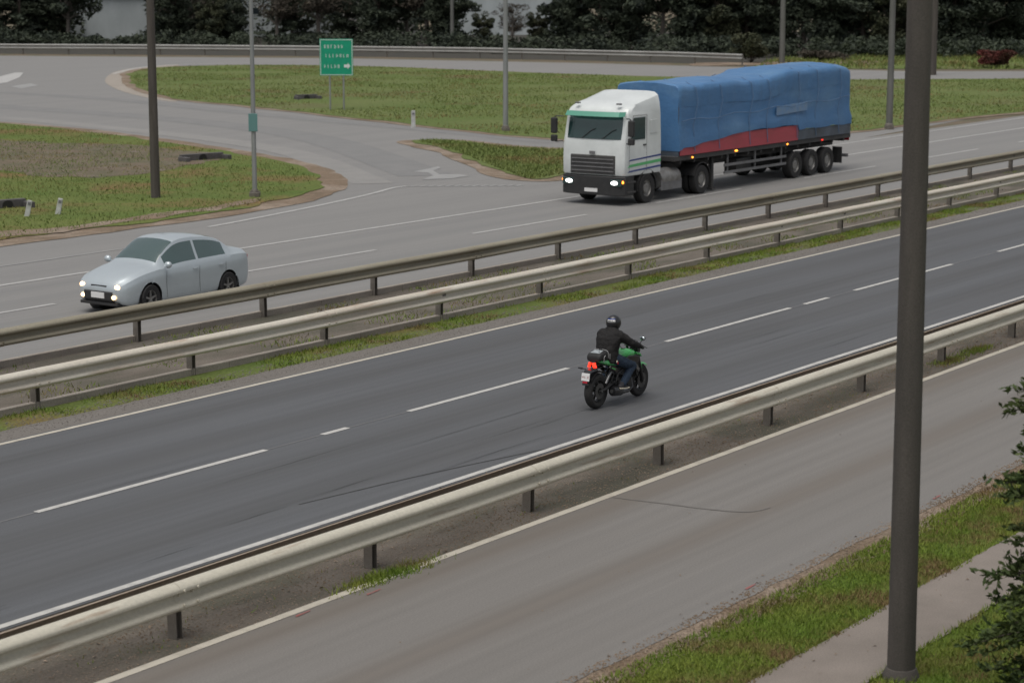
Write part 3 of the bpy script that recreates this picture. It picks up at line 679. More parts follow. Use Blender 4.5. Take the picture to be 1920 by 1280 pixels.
def bush(name, label, px, r, h, n, size, m, mb=None, group=None):
    gx, gy = G(*px); root = empty(name, (gx, gy, 0)); C = []; R = []
    tr = MB()
    for i in range(22):
        a = random.uniform(0, 6.28); q = r * random.uniform(.1, .8); z = h * random.uniform(.25, .85); C.append((cos(a) * q, sin(a) * q, z)); R.append((r * .35, r * .35, h * .16))
        tr.tube([(0, 0, 0), (cos(a) * q * .6, sin(a) * q * .6, z * .6), (cos(a) * q, sin(a) * q, z)], [.03, .02, .008], 5)
    tr.build('stems', mb or M['bark'], root, 60); np_mesh('foliage', leaves(np.array(C), np.array(R), n, size), 4, m, root)
    tag(root, label, 'bush', group); return root
bush('red_bush', 'dark red bush by the back road at the right, under the dark trees', (1868, 128), 1.9, 1.5, 3000, .14, M['leaf_red'])
bush('olive_bush', 'olive green bush at the end of the far crash barrier, above the blue load', (1408, 118), 1.7, 2.6, 3000, .16, M['leaf_mid'])
bush('brown_bush', 'low brownish bush beside the back road, right of the blue load', (1540, 114), 2.2, .9, 2500, .13, M['leaf_brown'])

# the leafy shrub at the lower right, close to the camera: feathery branches
def near_shrub():
    gx, gy = G(2000, 1345); root = empty('young_tree', (gx, gy, 0)); tag(root, 'dark leafy young tree at the lower right corner, beside the footpath', 'tree')
    wood = MB(); V = []
    wood.tube([(0, 0, 0), (.05, 0, 1.2), (-.02, .03, 2.4), (.03, 0, 3.5)], [.07, .055, .035, .01], 8)
    rr = random.Random(5)
    for i in range(150):
        z = .15 + 3.3 * (i / 150); a = rr.uniform(0, 6.28); L = (1.0 - .17 * abs(z - 1.0)) * rr.uniform(.65, 1.15)
        if 2.05 < z < 2.25: L *= .55
        p0 = Vector((0, 0, z)); d = Vector((cos(a), sin(a), rr.uniform(-.05, .35))).normalized(); droop = Vector((0, 0, -.25))
        pts = [p0 + d * L * q + droop * (q * q * L) for q in (0, .33, .66, 1)]
        wood.tube(pts, [.016, .012, .008, .003], 4)
        for k in range(20):
            q = .15 + .85 * k / 19; p = p0 + d * L * q + droop * (q * q * L)
            e = (d + Vector((rr.gauss(0, .8), rr.gauss(0, .8), rr.gauss(0, .4)))).normalized(); tl = rr.uniform(.08, .2)
            for j in range(7):
                c = p + e * tl * (j / 6) + Vector((rr.gauss(0, .018), rr.gauss(0, .018), rr.gauss(0, .018)))
                u = (e + Vector((rr.gauss(0, .5), rr.gauss(0, .5), rr.gauss(0, .5)))).normalized() * rr.uniform(.035, .06); v = u.cross(Vector((rr.gauss(0, 1), rr.gauss(0, 1), rr.gauss(0, 1)))).normalized() * .019
                V += [c - u, c + v, c + u, c - v]
    wood.build('trunk', M['bark'], root, 60); np_mesh('crown', np.array([tuple(v) for v in V]), 4, M['leaf_shrub'], root)
near_shrub()

# ------------------------------------------------------------------ made-up pale sheds standing in for sky and bright gaps between trees
def shed(name, label, x0, x1, row, h, rh, m, nwin, cat='building'):
    a = Vector(G(x0, row)); b_ = Vector(G(x1, row)); wd = (b_ - a).length; c = (a + b_) / 2; dp = 12
    r = empty(name, (c.x, c.y + dp / 2, 0), 0); tag(r, label, cat)
    MB().box((0, 0, h / 2), (wd, dp, h)).build('wall', m, r, 0)
    rf = MB().prism([(-dp / 2 - .5, h + .02), (0, h + rh), (dp / 2 + .5, h + .02), (dp / 2 + .5, h - .12), (0, h + rh - .14), (-dp / 2 - .5, h - .12)], -wd / 2 - .4, wd / 2 + .4, 'X').build('roof', M['roof'], r, 0)
    for i in range(nwin):
        x = -wd / 2 + wd * (i + .5) / nwin; f = MB().box((x, -dp / 2 - .03, h * .55), (1.5, .08, 1.0)).build('window', M['sign_white'], r, 0)
        MB().box((x, -dp / 2 - .075, h * .55), (1.3, .02, .8)).build('pane', M['window_dark'], f, 0)
    return r
shed('pale_gap_stand_in', 'long pale blue grey stand-in for the bright gap in the trees at the left', 128, 318, 74, 5.2, 2.0, M['wall'], 0)  # added backdrop for the pale gap at the left
shed('pale_gap_stand_in', 'small pale stand-in for the bright gaps behind the trees left of the green sign', 380, 640, 70, 5.6, 2.0, M['wall'], 4)  # added backdrop for pale spots among the crowns
shed('pale_gap_stand_in', 'pale stand-in for the sky behind the low trees in the centre gap', 850, 1075, 66, 7.2, 2.2, M['wall'], 0)  # added in place of the sky showing between the crowns
shed('cream_gap_stand_in', 'cream stand-in for the bright gap between the trees just right of the green sign', 640, 775, 72, 5.0, 1.5, M['wall_warm'], 2)  # added backdrop for the cream white streaks among the trees

# ------------------------------------------------------------------ poles, sign, marker posts
def pole(name, label, px, r0, r1, h, m, base=None, collar=False, plate=None, group=None, cat='pole'):
    gx, gy = G(*px); root = empty(name, (gx, gy, 0)); tag(root, label, cat, group); b = MB()
    b.tube([(0, 0, -.05), (0, 0, h * .33), (0, 0, h * .66), (0, 0, h)], [r0, r0 + (r1 - r0) * .33, r0 + (r1 - r0) * .66, r1], 24)
    b.build('shaft', m, root, 40)
    if base: 
        q = MB(); q.box((0, 0, .10), (base, base, .18)); q.lathe([(r0 * 1.25, .19), (r0 * 1.22, .27), (r0 * 1.02, .3)], (0, 0, 0), 'Z', 20)
        for sx in (-1, 1):
            for sy in (-1, 1): q.lathe([(0, .25), (.022, .25), (.022, .19)], (sx * base * .38, sy * base * .38, 0), 'Z', 8)
        q.build('base', M['post'], root, 30, bevel=.01)
    if collar: MB().lathe([(r0 * 1.35, -.05), (r0 * 1.3, .05), (r0 * 1.08, .13), (r0 * .98, .135)], (0, 0, 0), 'Z', 28).build('collar', M['pole_dark'], root, 40); root.rotation_euler = (0, -.004, 0)
    if plate:
        z, w_, h_, pm = plate; MB().box((0, -r0 - .03, z), (w_, .03, h_)).build('plate', pm, root, 0, bevel=.01)
        MB().box((0, 0, z + h_ * .25), (r0 * 2.3, r0 * 2.3, .05)).box((0, 0, z - h_ * .25), (r0 * 2.3, r0 * 2.3, .05)).build('clamp', M['bolt'], root, 0)
    return root
pole('utility_pole', 'big dark grey brown pole in the right foreground beside the footpath', (1689, 1272), .152, .118, 10.5, M['pole_dark'], collar=True)
pole('utility_pole', 'dark brown wooden pole on the lower left grass island', (292, 373), .16, .12, 9.5, M['pole_brown'])
pole('lamp_post', 'slim light grey metal pole on the lower left grass island with a small teal plate', (478, 371), .085, .06, 9, M['pole_grey'], base=.34, plate=(2.55, .30, .6, M['teal']), cat='lamp post')
pole('lamp_post', 'tall pale metal pole on the upper grass between green sign and lorry', (948, 247), .13, .09, 10, M['pole_grey'], base=.4, cat='lamp post')
pole('lamp_post', 'slim grey pole in front of the trees right of the green sign', (848, 94), .2, .14, 11, M['pole_dull'], cat='lamp post')
pole('utility_pole', 'grey brown pole in front of the trees above the blue load', (1466, 119), .25, .18, 11, M['pole_dull'])
pole('lamp_post', 'pale metal pole on the upper grass just left of the big dark pole', (1667, 243), .17, .12, 10, M['pole_dull'], base=.4, cat='lamp post')
pole('utility_pole', 'brown wooden pole behind the big dark pole at its right, by the back road', (1748, 141), .30, .22, 11, M['pole_brown'])
def green_sign():
    gx, gy = G(632, 208); r = empty('road_sign', (gx, gy, 0), radians(-3)); tag(r, 'green road sign with white lettering on two posts, on the upper grass', 'road sign')
    for sx in (-.38, .38): MB().tube([(sx, .05, -.05), (sx, .05, 3.85)], .05, 10).build('post', M['pole_grey'], r, 40)
    p = MB().box((0, 0, 2.93), (1.85, .04, 2.0)).build('panel', M['sign'], r, 0, bevel=.015)
    q = MB()
    for a, c, d in (((0, 3.885), 1.75, .03), ((0, 1.975), 1.75, .03)): q.box((a[0], -.024, a[1]), (c, .006, d))
    for x in (-.875, .875): q.box((x, -.024, 2.93), (.03, .006, 1.94))
    q.build('border', M['sign_white'], p, 0)
    q = MB(); rr = random.Random(3)
    def word(x, z, n, hh):
        for i in range(n):
            wv = hh * rr.choice([.42, .55, .5]); 
            q.box((x + .03, -.024, z), (.026, .006, hh)); 
            if rr.random() < .7: q.box((x + wv * .55, -.024, z + hh * rr.choice([.4, 0, -.4])), (wv * .7, .006, .026))
            if rr.random() < .6: q.box((x + wv * .9, -.024, z - .0), (.026, .006, hh * rr.choice([.6, .96])))
            x += wv + .09
    word(-.68, 3.52, 6, .20); word(-.60, 3.02, 7, .19); word(-.68, 2.44, 5, .20)
    q.prism([(.42, 2.38), (.62, 2.38), (.62, 2.28), (.78, 2.46), (.62, 2.64), (.62, 2.54), (.42, 2.54)], -.027, -.021, 'Y')
    q.build('lettering', M['sign_white'], p, 0)
green_sign()
def marker(name, label, px, h, wd, lean, group=None):
    gx, gy = G(*px); r = empty(name, (gx, gy, 0)); r.rotation_euler = (0, lean, random.uniform(-.3, .3)); tag(r, label, 'marker post', group)
    MB().box((0, 0, h / 2 - .02), (wd, wd * .55, h + .04), taper=.85).build('shaft', M['white_post'], r, 0, bevel=.012)
    MB().box((0, -wd * .29, h * .82), (wd * .55, .012, .09)).build('reflector', M['grey_trim'], r, 0)
marker('marker_post', 'leftmost short white marker post on the lower left grass', (50, 408), .55, .17, .22, 'white marker posts on the left grass')
marker('marker_post', 'right one of the two short white marker posts on the lower left grass', (108, 404), .55, .17, .22, 'white marker posts on the left grass')
marker('marker_post', 'small pale marker post on the upper grass above the slip road', (775, 240), .85, .22, 0)
def culvert(name, label, px, L, rot):
    gx, gy = G(*px); r = empty(name, (gx, gy, 0), rot); tag(r, label, 'culvert')
    MB().box((0, 0, .14), (L, .22, .34)).box((-L / 2, -.25, .10), (.2, .6, .26)).box((L / 2, -.25, .10), (.2, .6, .26)).build('headwall', M['kerb_dark'], r, 0, bevel=.02)
    MB().lathe([(.0, -.118), (.2, -.118), (.2, -.10)], (0, 0, .1), 'Y', 16).build('pipe_mouth', M['moto_satin'], r, 0)
M['kerb_dark'] = mat('old_concrete', (.10, .095, .095), .9, col2=(.07, .065, .065), scale=3, fine=.2, fscale=20)
culvert('culvert', 'dark low concrete drain head at the left edge of the lower grass', (12, 392), 1.3, radians(40))
culvert('culvert', 'dark low concrete drain head in the lower grass island right of the brown pole', (378, 302), 2.0, radians(42))
culvert('culvert', 'small dark drain head in the upper grass left of the green sign', (574, 187), 1.4, radians(30))

# ------------------------------------------------------------------ wheels
def wheel(parent, c, r, wd, side, dual=False, truck=False, rimmat=None, spokes=5):
    """side: +1 outer face towards +y"""
    t = MB(); h = wd / 2; rr = r * (.62 if not truck else .56)
    t.lathe([(rr, -h * .9), (r * .93, -h), (r * .985, -h * .8), (r, -h * .4), (r, h * .4), (r * .985, h * .8), (r * .93, h), (rr, h * .9), (rr, -h * .9)], (0, 0, 0), 'Y', 36)
    o = t.build('wheel', M['tyre'], parent, 40, loc=c)
    q = MB(); f = side * h * .78
    if truck: q.lathe([(rr * 1.0, f), (rr * .93, f * .55), (rr * .62, f * .25), (rr * .60, f * .9), (rr * .35, f * 1.05), (0, f * 1.05)], (0, 0, 0), 'Y', 28)
    else:
        q.lathe([(rr * 1.0, f), (rr * .94, f * 1.02), (rr * .9, f * .45), (rr * .9, -f * .6)], (0, 0, 0), 'Y', 28)
        q.lathe([(0, f * .85), (rr * .22, f * .8), (rr * .24, f * .2)], (0, 0, 0), 'Y', 14)
        for k in range(spokes):
            a = 2 * pi * k / spokes; q.box((sin(a) * rr * .52, f * .62, cos(a) * rr * .52), (rr * .2, h * .35, rr * .86), Matrix.Rotation(a, 3, 'Y'))
    q.build('rim', rimmat or M['rim'], o, 40)
    if not truck: MB().lathe([(0, f * .1), (rr * .86, f * .1)], (0, 0, 0), 'Y', 24).build('brake_disc', M['chassis'], o, 0)
    return o

# ------------------------------------------------------------------ the silver car
def spline(tab, x):
    """catmull-rom through rows (x, a, b, c ...)"""
    for i in range(len(tab) - 1):
        if x <= tab[i + 1][0] or i == len(tab) - 2:
            p1, p2 = tab[i], tab[i + 1]; p0 = tab[max(i - 1, 0)]; p3 = tab[min(i + 2, len(tab) - 1)]
            u = (x - p1[0]) / (p2[0] - p1[0]); out = []
            for k in range(1, len(p1)):
                m1 = (p2[k] - p0[k]) / max(p2[0] - p0[0], 1e-6) * (p2[0] - p1[0]); m2 = (p3[k] - p1[k]) / max(p3[0] - p1[0], 1e-6) * (p2[0] - p1[0])
                out.append((2 * u ** 3 - 3 * u * u + 1) * p1[k] + (u ** 3 - 2 * u * u + u) * m1 + (-2 * u ** 3 + 3 * u * u) * p2[k] + (u ** 3 - u * u) * m2)
            return out
def build_car():
    r = empty('car', (*W(35.3, 34.45), 0), RROT + pi)
    r.scale = (.94, .96, 1.06)
    tag(r, 'silver blue saloon car with its headlights on, driving behind the median barrier', 'car')
    #       x     zb    w    zbelt wtop  ztop
    tab = [(-2.22, .42, .62, .82, .52, .90), (-2.16, .30, .76, .92, .62, 1.02), (-1.95, .24, .83, .97, .66, 1.08), (-1.62, .22, .86, .98, .64, 1.14), (-1.25, .20, .87, .97, .60, 1.34), (-.75, .19, .88, .95, .59, 1.45),
           (-.1, .18, .88, .93, .59, 1.49), (.35, .18, .88, .92, .59, 1.44), (.75, .18, .88, .91, .62, 1.24), (1.10, .18, .88, .90, .68, 1.02), (1.45, .19, .87, .86, .68, .95), (1.80, .20, .84, .79, .66, .87), (2.05, .22, .77, .70, .60, .77), (2.19, .30, .66, .62, .50, .66), (2.24, .42, .56, .56, .42, .58)]
    xs = list(np.linspace(-2.22, 2.24, 170)); rings = []
    for x in xs:
        zb, w_, zq, wt, zt = spline(tab, x)
        half = [(0, zb), (w_ * .5, zb), (w_ * .86, zb + .015)]
        ctl = [(0, .90), (.1, .965), (.35, 1.0), (.6, 1.005), (.82, .99), (1, .955)]
        for j in range(15):
            u = j / 14; zz = zb + .02 + (zq - zb - .02) * u; half.append((w_ * float(np.interp(u, [c[0] for c in ctl], [c[1] for c in ctl])), zz))
        for k in range(1, 9):
            u = k / 8; half.append((w_ * .955 + (wt - w_ * .955) * u ** .9, zq + (zt - .03 - zq) * u))
        half += [(wt * .93, zt - .012), (wt * .75, zt + .004), (wt * .4, zt + .02), (0, zt + .026)]
        rings.append([(x, -a, z) for a, z in half] + [(x, a, z) for a, z in half[-2:0:-1]])
    n = len(rings[0]); V = [p for q in rings for p in q]; body = MB(); wins = {'windscreen': MB(), 'rear_window': MB(), 'side_window': MB()}
    arch = [(1.38, .31), (-1.32, .31)]; body.v = [list(v) for v in V]
    idx = {}
    def cls(cx, cy, cz, k):
        zb, w_, zq, wt, zt = spline(tab, cx)
        roof = k in (15, 16, 17, 18, 19, 20, 21, 22) or False
        top = cz > zt - .045 if cx > -1.9 else False
        if .36 < cx < 1.02 and cz > zq + .10 and (abs(cy) < wt * .97 and cz > zt - .05): return 'windscreen'
        if -1.62 < cx < -.86 and cz > zt - .05 and abs(cy) < wt * .95 and cz > 1.12: return 'rear_window'
        if -1.30 < cx < .82 and zq + .05 < cz < zt - .075 and abs(cy) > .5 and not (-.32 < cx < -.24): return 'side_window'
    for i in range(len(rings) - 1):
        for k in range(n):
            f = (i * n + k, i * n + (k + 1) % n, (i + 1) * n + (k + 1) % n, (i + 1) * n + k); c = [sum(V[q][j] for q in f) / 4 for j in range(3)]
            if c[2] < .8 and abs(c[1]) > .5 and any((c[0] - a) ** 2 + (c[2] - z) ** 2 < .355 ** 2 for a, z in arch): continue
            q = cls(*c, k)
            if q: wins[q].f.append(f); wins[q].m.append(0)
            else: body.f.append(f); body.m.append(0)
    for v in body.v:
        if abs(v[1]) > .5 and v[2] < .8:
            for a, z in arch:
                d = sqrt((v[0] - a) ** 2 + (v[2] - z) ** 2)
                if .33 < d < .385 and v[2] > z - .12: v[0] = a + (v[0] - a) * .362 / d; v[2] = z + (v[2] - z) * .362 / d
    body.f += [tuple(range(n))[::-1], tuple((len(rings) - 1) * n + k for k in range(n))]; body.m += [0, 0]
    bo = body.build('body', M['car_silver'], r, 35)
    for k, q in wins.items():
        q.v = V; o = q.build(k, M['car_glass'], r, 60)
    for x, z in arch:
        for sd in (-1, 1): MB().lathe([(.375, sd * .86), (.375, sd * .55), (0, sd * .55)], (x, 0, z), 'Y', 28).build('wheel_arch_liner', M['black'], r, 30)
    for x, z in arch:
        for sd in (-1, 1): wheel(r, (x, sd * .78, .31), .31, .2, sd)
    MB().box((0, 0, .26), (3.9, 1.3, .12)).build('underbody', M['black'], r, 0)
    MB().prism([(2.235, .52), (2.262, .50), (2.262, .34), (2.20, .27), (2.15, .3), (2.15, .5)], -.46, .46, 'Y').build('grille', M['black'], r, 0, bevel=.01)
    MB().box((2.21, 0, .60), (.05, .5, .075)).build('upper_grille', M['black'], r, 0, bevel=.008)
    for sd in (-1, 1):
        hb = MB(); pts = []
        hb.loft([[(2.13, sd * .46, .54), (2.10, sd * .46, .64), (1.99, sd * .46, .67), (1.99, sd * .46, .54)], [(2.12, sd * .60, .54), (2.08, sd * .60, .665), (1.93, sd * .60, .70), (1.93, sd * .6, .54)], [(1.97, sd * .735, .57), (1.92, sd * .735, .69), (1.80, sd * .74, .73), (1.80, sd * .74, .57)]])
        h = hb.build('headlight', M['glass'], r, 30, bevel=.01)
        h.location = (.035, sd * .02, 0)
        MB().ball((2.16, sd * .545, .61), (.035, .085, .055), 14, 8).build('bulb', M['lamp_warm'], h, 60)
        MB().ball((2.255, sd * .50, .40), (.02, .07, .045), 12, 8).build('fog_lamp', M['lamp_warm'], r, 60)
        mr = MB().ball((.92, sd * .99, 1.0), (.08, .10, .075), 12, 8).box((.90, sd * .90, .96), (.05, .10, .03)).build('mirror', M['car_silver'], r, 50)
        MB().box((-2.12, sd * .62, .86), (.14, .22, .13)).build('tail_light', M['reflector'], r, 0, bevel=.02)
        for x in (-.28, .86, -1.22): MB().tube([(x, sd * .886, .3), (x + .02, sd * .893, .6), (x - .01, sd * .876, .86)], .004, 4).build('door_seam', M['black'], r, 0)
        for x in (.62 - .75, -.42 - .62): MB().box((x, sd * .895, .82), (.16, .025, .028)).build('door_handle', M['car_silver'], r, 0, bevel=.006)
    MB().box((2.15, 0, .25), (.2, 1.2, .06)).build('lip', M['black'], r, 0, bevel=.01)
    MB().box((2.27, 0, .43), (.015, .42, .12)).build('number_plate', M['plate'], r, 0)
build_car()

# ------------------------------------------------------------------ the lorry
def build_truck():
    r = empty('lorry', (*W(58.8, 37.9), 0), RROT + pi)
    tag(r, 'white cab lorry with its lights on, pulling a tall trailer load under blue tarpaulin', 'lorry')
    # cab shell: rings along x, rounded box with a raked front and a roof that climbs to the rear
    b = MB(); rings = []
    for x, zt, wd, zb in ((.0, 2.20, 1.12, 1.02), (-.03, 2.9, 1.17, .98), (-.08, 3.12, 1.20, .96)): pass
    secs = [(1.0, -.02), (1.3, .0), (1.7, -.01), (2.05, -.03), (2.4, -.10), (2.75, -.18), (3.02, -.26), (3.18, -.42), (3.30, -.75), (3.42, -1.25), (3.52, -1.8)]
    # horizontal slices
    def slice_(z, xf, w_, xr=-2.28, c=.14):
        return [(xf - c, -w_, z), (xf - c * .3, -w_ + c * .35, z), (xf, -w_ + c * 1.2, z), (xf + .015, 0, z), (xf, w_ - c * 1.2, z), (xf - c * .3, w_ - c * .35, z), (xf - c, w_, z), (xr + .05, w_, z), (xr, w_ - .05, z), (xr, -w_ + .05, z), (xr + .05, -w_, z)]
    sl = [slice_(.98, -.03, 1.21), slice_(1.05, .0, 1.235), slice_(1.5, .0, 1.245), slice_(2.0, -.03, 1.245), slice_(2.15, -.055, 1.24), slice_(2.95, -.22, 1.215), slice_(3.08, -.27, 1.205, c=.17), slice_(3.17, -.36, 1.19, c=.2)]
    def roof(k, xf, w_): return [(p[0], p[1], 3.17 + .40 * min(1, max(0, (-p[0] - .36) / 1.92)) * k + .06 * k) for p in slice_(0, xf, w_, -2.27, .25)]
    sl += [roof(.35, -.40, 1.175), roof(.8, -.52, 1.12), roof(1.0, -.75, 1.0), roof(1.06, -1.0, .7)]
    b.loft(sl); cabo = b.build('cab', M['truck_white'], r, 30, bevel=.012)
    # windscreen
    def ws(z, e): 
        xf = {0: -.058, 1: -.223}[e]; return xf
    w_ = MB(); rows = []
    for z, xf, hw in ((2.16, -.045, 1.08), (2.45, -.105, 1.09), (2.72, -.160, 1.085), (2.93, -.203, 1.07)):
        rows.append([(xf - .10, -hw - .07, z), (xf - .005, -hw + .05, z), (xf + .022, -hw * .5, z), (xf + .03, 0, z), (xf + .022, hw * .5, z), (xf - .005, hw - .05, z), (xf - .10, hw + .07, z)])
    rows2 = [[(p[0] - .05, p[1], p[2]) for p in q] for q in rows]
    w_.loft([a + c[::-1] for a, c in zip(rows, rows2)]); w_.build('windscreen', M['glass'], cabo, 50)
    for y in (-.45, .35): MB().tube([(-.005, y, 2.17), (-.05, y + .32, 2.42), (-.06, y + .50, 2.50)], .012, 5).build('wiper', M['black'], cabo, 40)
    v = MB(); v.loft([[( -.12, -1.14, 2.98), (.12, -1.02, 2.93), (.17, 0, 2.93), (.12, 1.02, 2.93), (-.12, 1.14, 2.98)][:] + [(-.16, 1.13, 3.06), (.06, 1.0, 3.09), (.10, 0, 3.10), (.06, -1.0, 3.09), (-.16, -1.13, 3.06)]])
    vs = MB(); A = [(-.10, -1.15), (.10, -1.03), (.17, -.5), (.19, 0), (.17, .5), (.10, 1.03), (-.10, 1.15)]
    vs.loft([[(x, y, 2.90 + (.02 if abs(y) > 1.1 else 0)), (x + .012, y, 2.91), (x - .10, y * .985, 3.06), (x - .125, y * .985, 3.055)] for x, y in A]); vs.build('sun_visor', M['visor_green'], cabo, 30)
    # grille, bumper
    g_ = MB(); g_.prism([(-.02, 1.02), (.035, 1.02), (.035, 1.60), (.02, 1.64), (-.02, 1.64)], -.86, .86, 'Y').build('grille', M['chassis'], cabo, 0, bevel=.015)
    q = MB()
    for z in (1.12, 1.25, 1.38, 1.51): q.box((.045, 0, z), (.03, 1.62, .035))
    q.build('grille_slats', M['grey_trim'], cabo, 0, bevel=.005)
    MB().box((.055, 0, 1.72), (.03, .22, .10)).build('badge', M['grey_trim'], cabo, 0, bevel=.01)
    q = MB(); q.loft([[(x, y, z) for x, y in ((-.55, -1.24), (-.06, -1.22), (.06, -.95), (.11, 0), (.06, .95), (-.06, 1.22), (-.55, 1.24), (-.55, 1.1), (-.2, 0), (-.55, -1.1))] for z in (.34, .40, .70, .96)])
    bo = q.build('bumper', M['black'], r, 30, bevel=.02)
    MB().box((.118, 0, .50), (.012, .50, .12)).build('number_plate', M['plate'], r, 0)
    for sd in (-1, 1):
        h = MB().box((.035, sd * .93, .76), (.10, .44, .24)).build('headlight', M['glass'], r, 0, bevel=.03)
        MB().ball((.085, sd * .88, .76), (.02, .135, .065), 14, 8).build('bulb', M['lamp_white'], h, 60)
        MB().ball((.01, sd * 1.165, .79), (.035, .035, .05), 10, 8).build('indicator', M['lamp_amber'], h, 60)
        # door window and side furniture
        y = sd * 1.243
        MB().prism([(-.34, 2.14), (-1.22, 2.14), (-1.22, 2.86), (-.50, 2.86), (-.40, 2.6)], y - .006, y + .010, 'Y').build('side_window', M['glass'], cabo, 0, bevel=.006)
        MB().prism([(-1.52, 2.3), (-2.0, 2.3), (-2.0, 2.75), (-1.52, 2.75)], y - .006, y + .008, 'Y').build('sleeper_panel', M['grey_trim'] if sd < 0 else M['truck_white'], cabo, 0, bevel=.02)
        dl = MB(); 
        for a in (((-.24, 1.1), (-.24, 2.10), (-.48, 2.92)), ((-1.32, 1.1), (-1.32, 2.92)), ((-.48, 2.93), (-1.32, 2.93))): dl.tube([(x, y, z) for x, z in a], .009, 4)
        dl.build('door_seam', M['grey_trim'], cabo, 0)
        MB().box((-1.18, y + sd * .015, 1.95), (.18, .03, .05)).build('door_handle', M['black'], cabo, 0, bevel=.008)
        for nm, z0, z1, m_ in (('blue_stripe', 1.50, 1.56, M['truck_blue']), ('green_stripe', 1.30, 1.40, M['truck_green']), ('lower_blue_stripe', 1.14, 1.20, M['truck_blue'])):
            MB().prism([(-.16 if nm != 'blue_stripe' else -.2, z0 - .04), (-2.22, z0 + .03), (-2.22, z1 + .03), (-.3, z1 - .05)], y - .004, y + .006, 'Y').build(nm, m_, cabo, 0)
        q = MB()
        for i in range(2): q.box((-.42, sd * 1.17, .45 + i * .32), (.5, .16, .06))
        q.box((-.42, sd * 1.10, .68), (.56, .10, .62)).build('step', M['chassis'], r, 0, bevel=.01)
        m_ = MB().box((.05, sd * 1.50, 2.55), (.14, .22, .52)).box((.05, sd * 1.5, 2.13), (.14, .22, .22)).build('mirror', M['black'], cabo, 0, bevel=.04)
        MB().tube([(-.1, sd * 1.22, 2.85), (.04, sd * 1.42, 2.86), (.05, sd * 1.5, 2.8)], .02, 6).tube([(-.08, sd * 1.24, 2.05), (.05, sd * 1.45, 2.02)], .02, 6).build('bracket', M['black'], m_, 40)
        MB().box((-.30, sd * .8, 3.30), (.12, .16, .05)).build('marker_lamp', M['grey_trim'], cabo, 0, bevel=.01)
        # front mudguards
        mg = MB(); R_ = .58; mg.loft([[(-1.42 + rr * cos(a), sd * yy, .5 + rr * sin(a)) for rr, yy in ((R_, .95), (R_, 1.22), (R_ + .05, 1.24), (R_ + .05, .95))] for a in np.linspace(-.1, pi + .1, 16)])
        mg.build('mudguard', M['black'], r, 40)
    # tractor chassis
    q = MB()
    for sd in (-1, 1): q.box((-3.2, sd * .42, .82), (5.2, .09, .26))
    q.box((-2.2, 0, .95), (.3, .9, .3)).box((-4.6, 0, 1.05), (1.0, .9, .12)).build('chassis', M['chassis'], r, 0, bevel=.01)
    for sd in (-1, 1):
        MB().lathe([(0, -.62), (.30, -.62), (.33, -.58), (.33, .58), (.30, .62), (0, .62)], (-3.05, sd * .88, .72), 'X', 20).build('fuel_tank', M['rim'], r, 40)
        MB().box((-3.05, sd * 1.17, .50), (1.35, .03, .34)).build('side_skirt', M['grey_trim'], r, 0, bevel=.01)
        wheel(r, (-1.42, sd * 1.08, .5), .5, .30, sd, truck=True); 
        for y in (1.08, .76): wheel(r, (-5.05, sd * y, .5), .5, .27, sd, truck=True)
        R_ = .58; mg = MB(); mg.loft([[(-5.05 + rr * cos(a), sd * yy, .5 + rr * sin(a)) for rr, yy in ((R_, .62), (R_, 1.22), (R_ + .03, 1.22), (R_ + .03, .62))] for a in np.linspace(.3, pi - .3, 12)]); mg.build('mudguard', M['black'], r, 40)
    # trailer
    bed = MB().box((-9.78, 0, 1.33), (13.3, 2.48, .16)); 
    for sd in (-1, 1): bed.box((-9.78, sd * .5, 1.10), (13.0, .12, .32))
    for i in range(14): bed.box((-3.6 - i * .95, 0, 1.2), (.08, 2.4, .12))
    bedo = bed.build('trailer_bed', M['chassis'], r, 0, bevel=.01)
    for x in (-12.0, -13.3, -14.6):
        for sd in (-1, 1):
            wheel(r, (x, sd * 1.04, .5), .5, .36, sd, truck=True)
        MB().tube([(x, -1.0, .5), (x, 1.0, .5)], .07, 8).build('axle', M['chassis'], r, 40)
    for sd in (-1, 1):
        MB().prism([(-3.45, 1.42), (-12.0, 1.42), (-12.0, 1.98), (-3.45, 1.98)], sd * 1.245, sd * 1.275, 'Y').build('red_side_board', M['red_board'], r, 0, bevel=.006)
        MB().prism([(-12.02, 1.42), (-16.35, 1.42), (-16.35, 1.80), (-12.02, 1.80)], sd * 1.245, sd * 1.275, 'Y').build('grey_side_board', M['grey_board'], r, 0, bevel=.006)
        for x in (-4.3, -11.2): 
            MB().ball((x, sd * 1.262, 1.32), (.05, .02, .03), 10, 6).build('side_marker_lamp', M['lamp_amber'], r, 60)
        MB().ball((-7.35, sd * 1.262, 1.34), (.10, .025, .035), 10, 6).build('side_marker_lamp', M['lamp_amber'], r, 60)
        MB().ball((-14.0, sd * 1.262, 1.30), (.08, .02, .03), 10, 6).build('side_marker_lamp', M['lamp_red'], r, 60)
        sg = MB()
        for z in (.62, .88): sg.box((-8.9, sd * 1.2, z), (4.6, .04, .09))
        for x in (-6.9, -8.9, -10.9): sg.box((x, sd * 1.16, .95), (.06, .05, .75))
        sg.build('side_guard', M['grey_trim'], r, 0)
        MB().box((-6.2, sd * .9, .62), (.14, .14, 1.1)).box((-6.2, sd * .9, .09), (.3, .3, .05)).build('landing_leg', M['chassis'], r, 0)
        MB().box((-15.7, sd * 1.05, .62), (.04, .4, .62)).build('mud_flap', M['black'], r, 0)
        MB().box((-16.44, sd * .95, 1.20), (.06, .45, .14)).build('tail_light', M['reflector'], r, 0, bevel=.01)
    MB().box((-8.4, .75, .75), (1.1, .5, .5)).build('tool_box', M['chassis'], r, 0, bevel=.02)
    MB().box((-16.42, 0, .55), (.08, 2.3, .12)).build('rear_bumper', M['grey_trim'], r, 0)
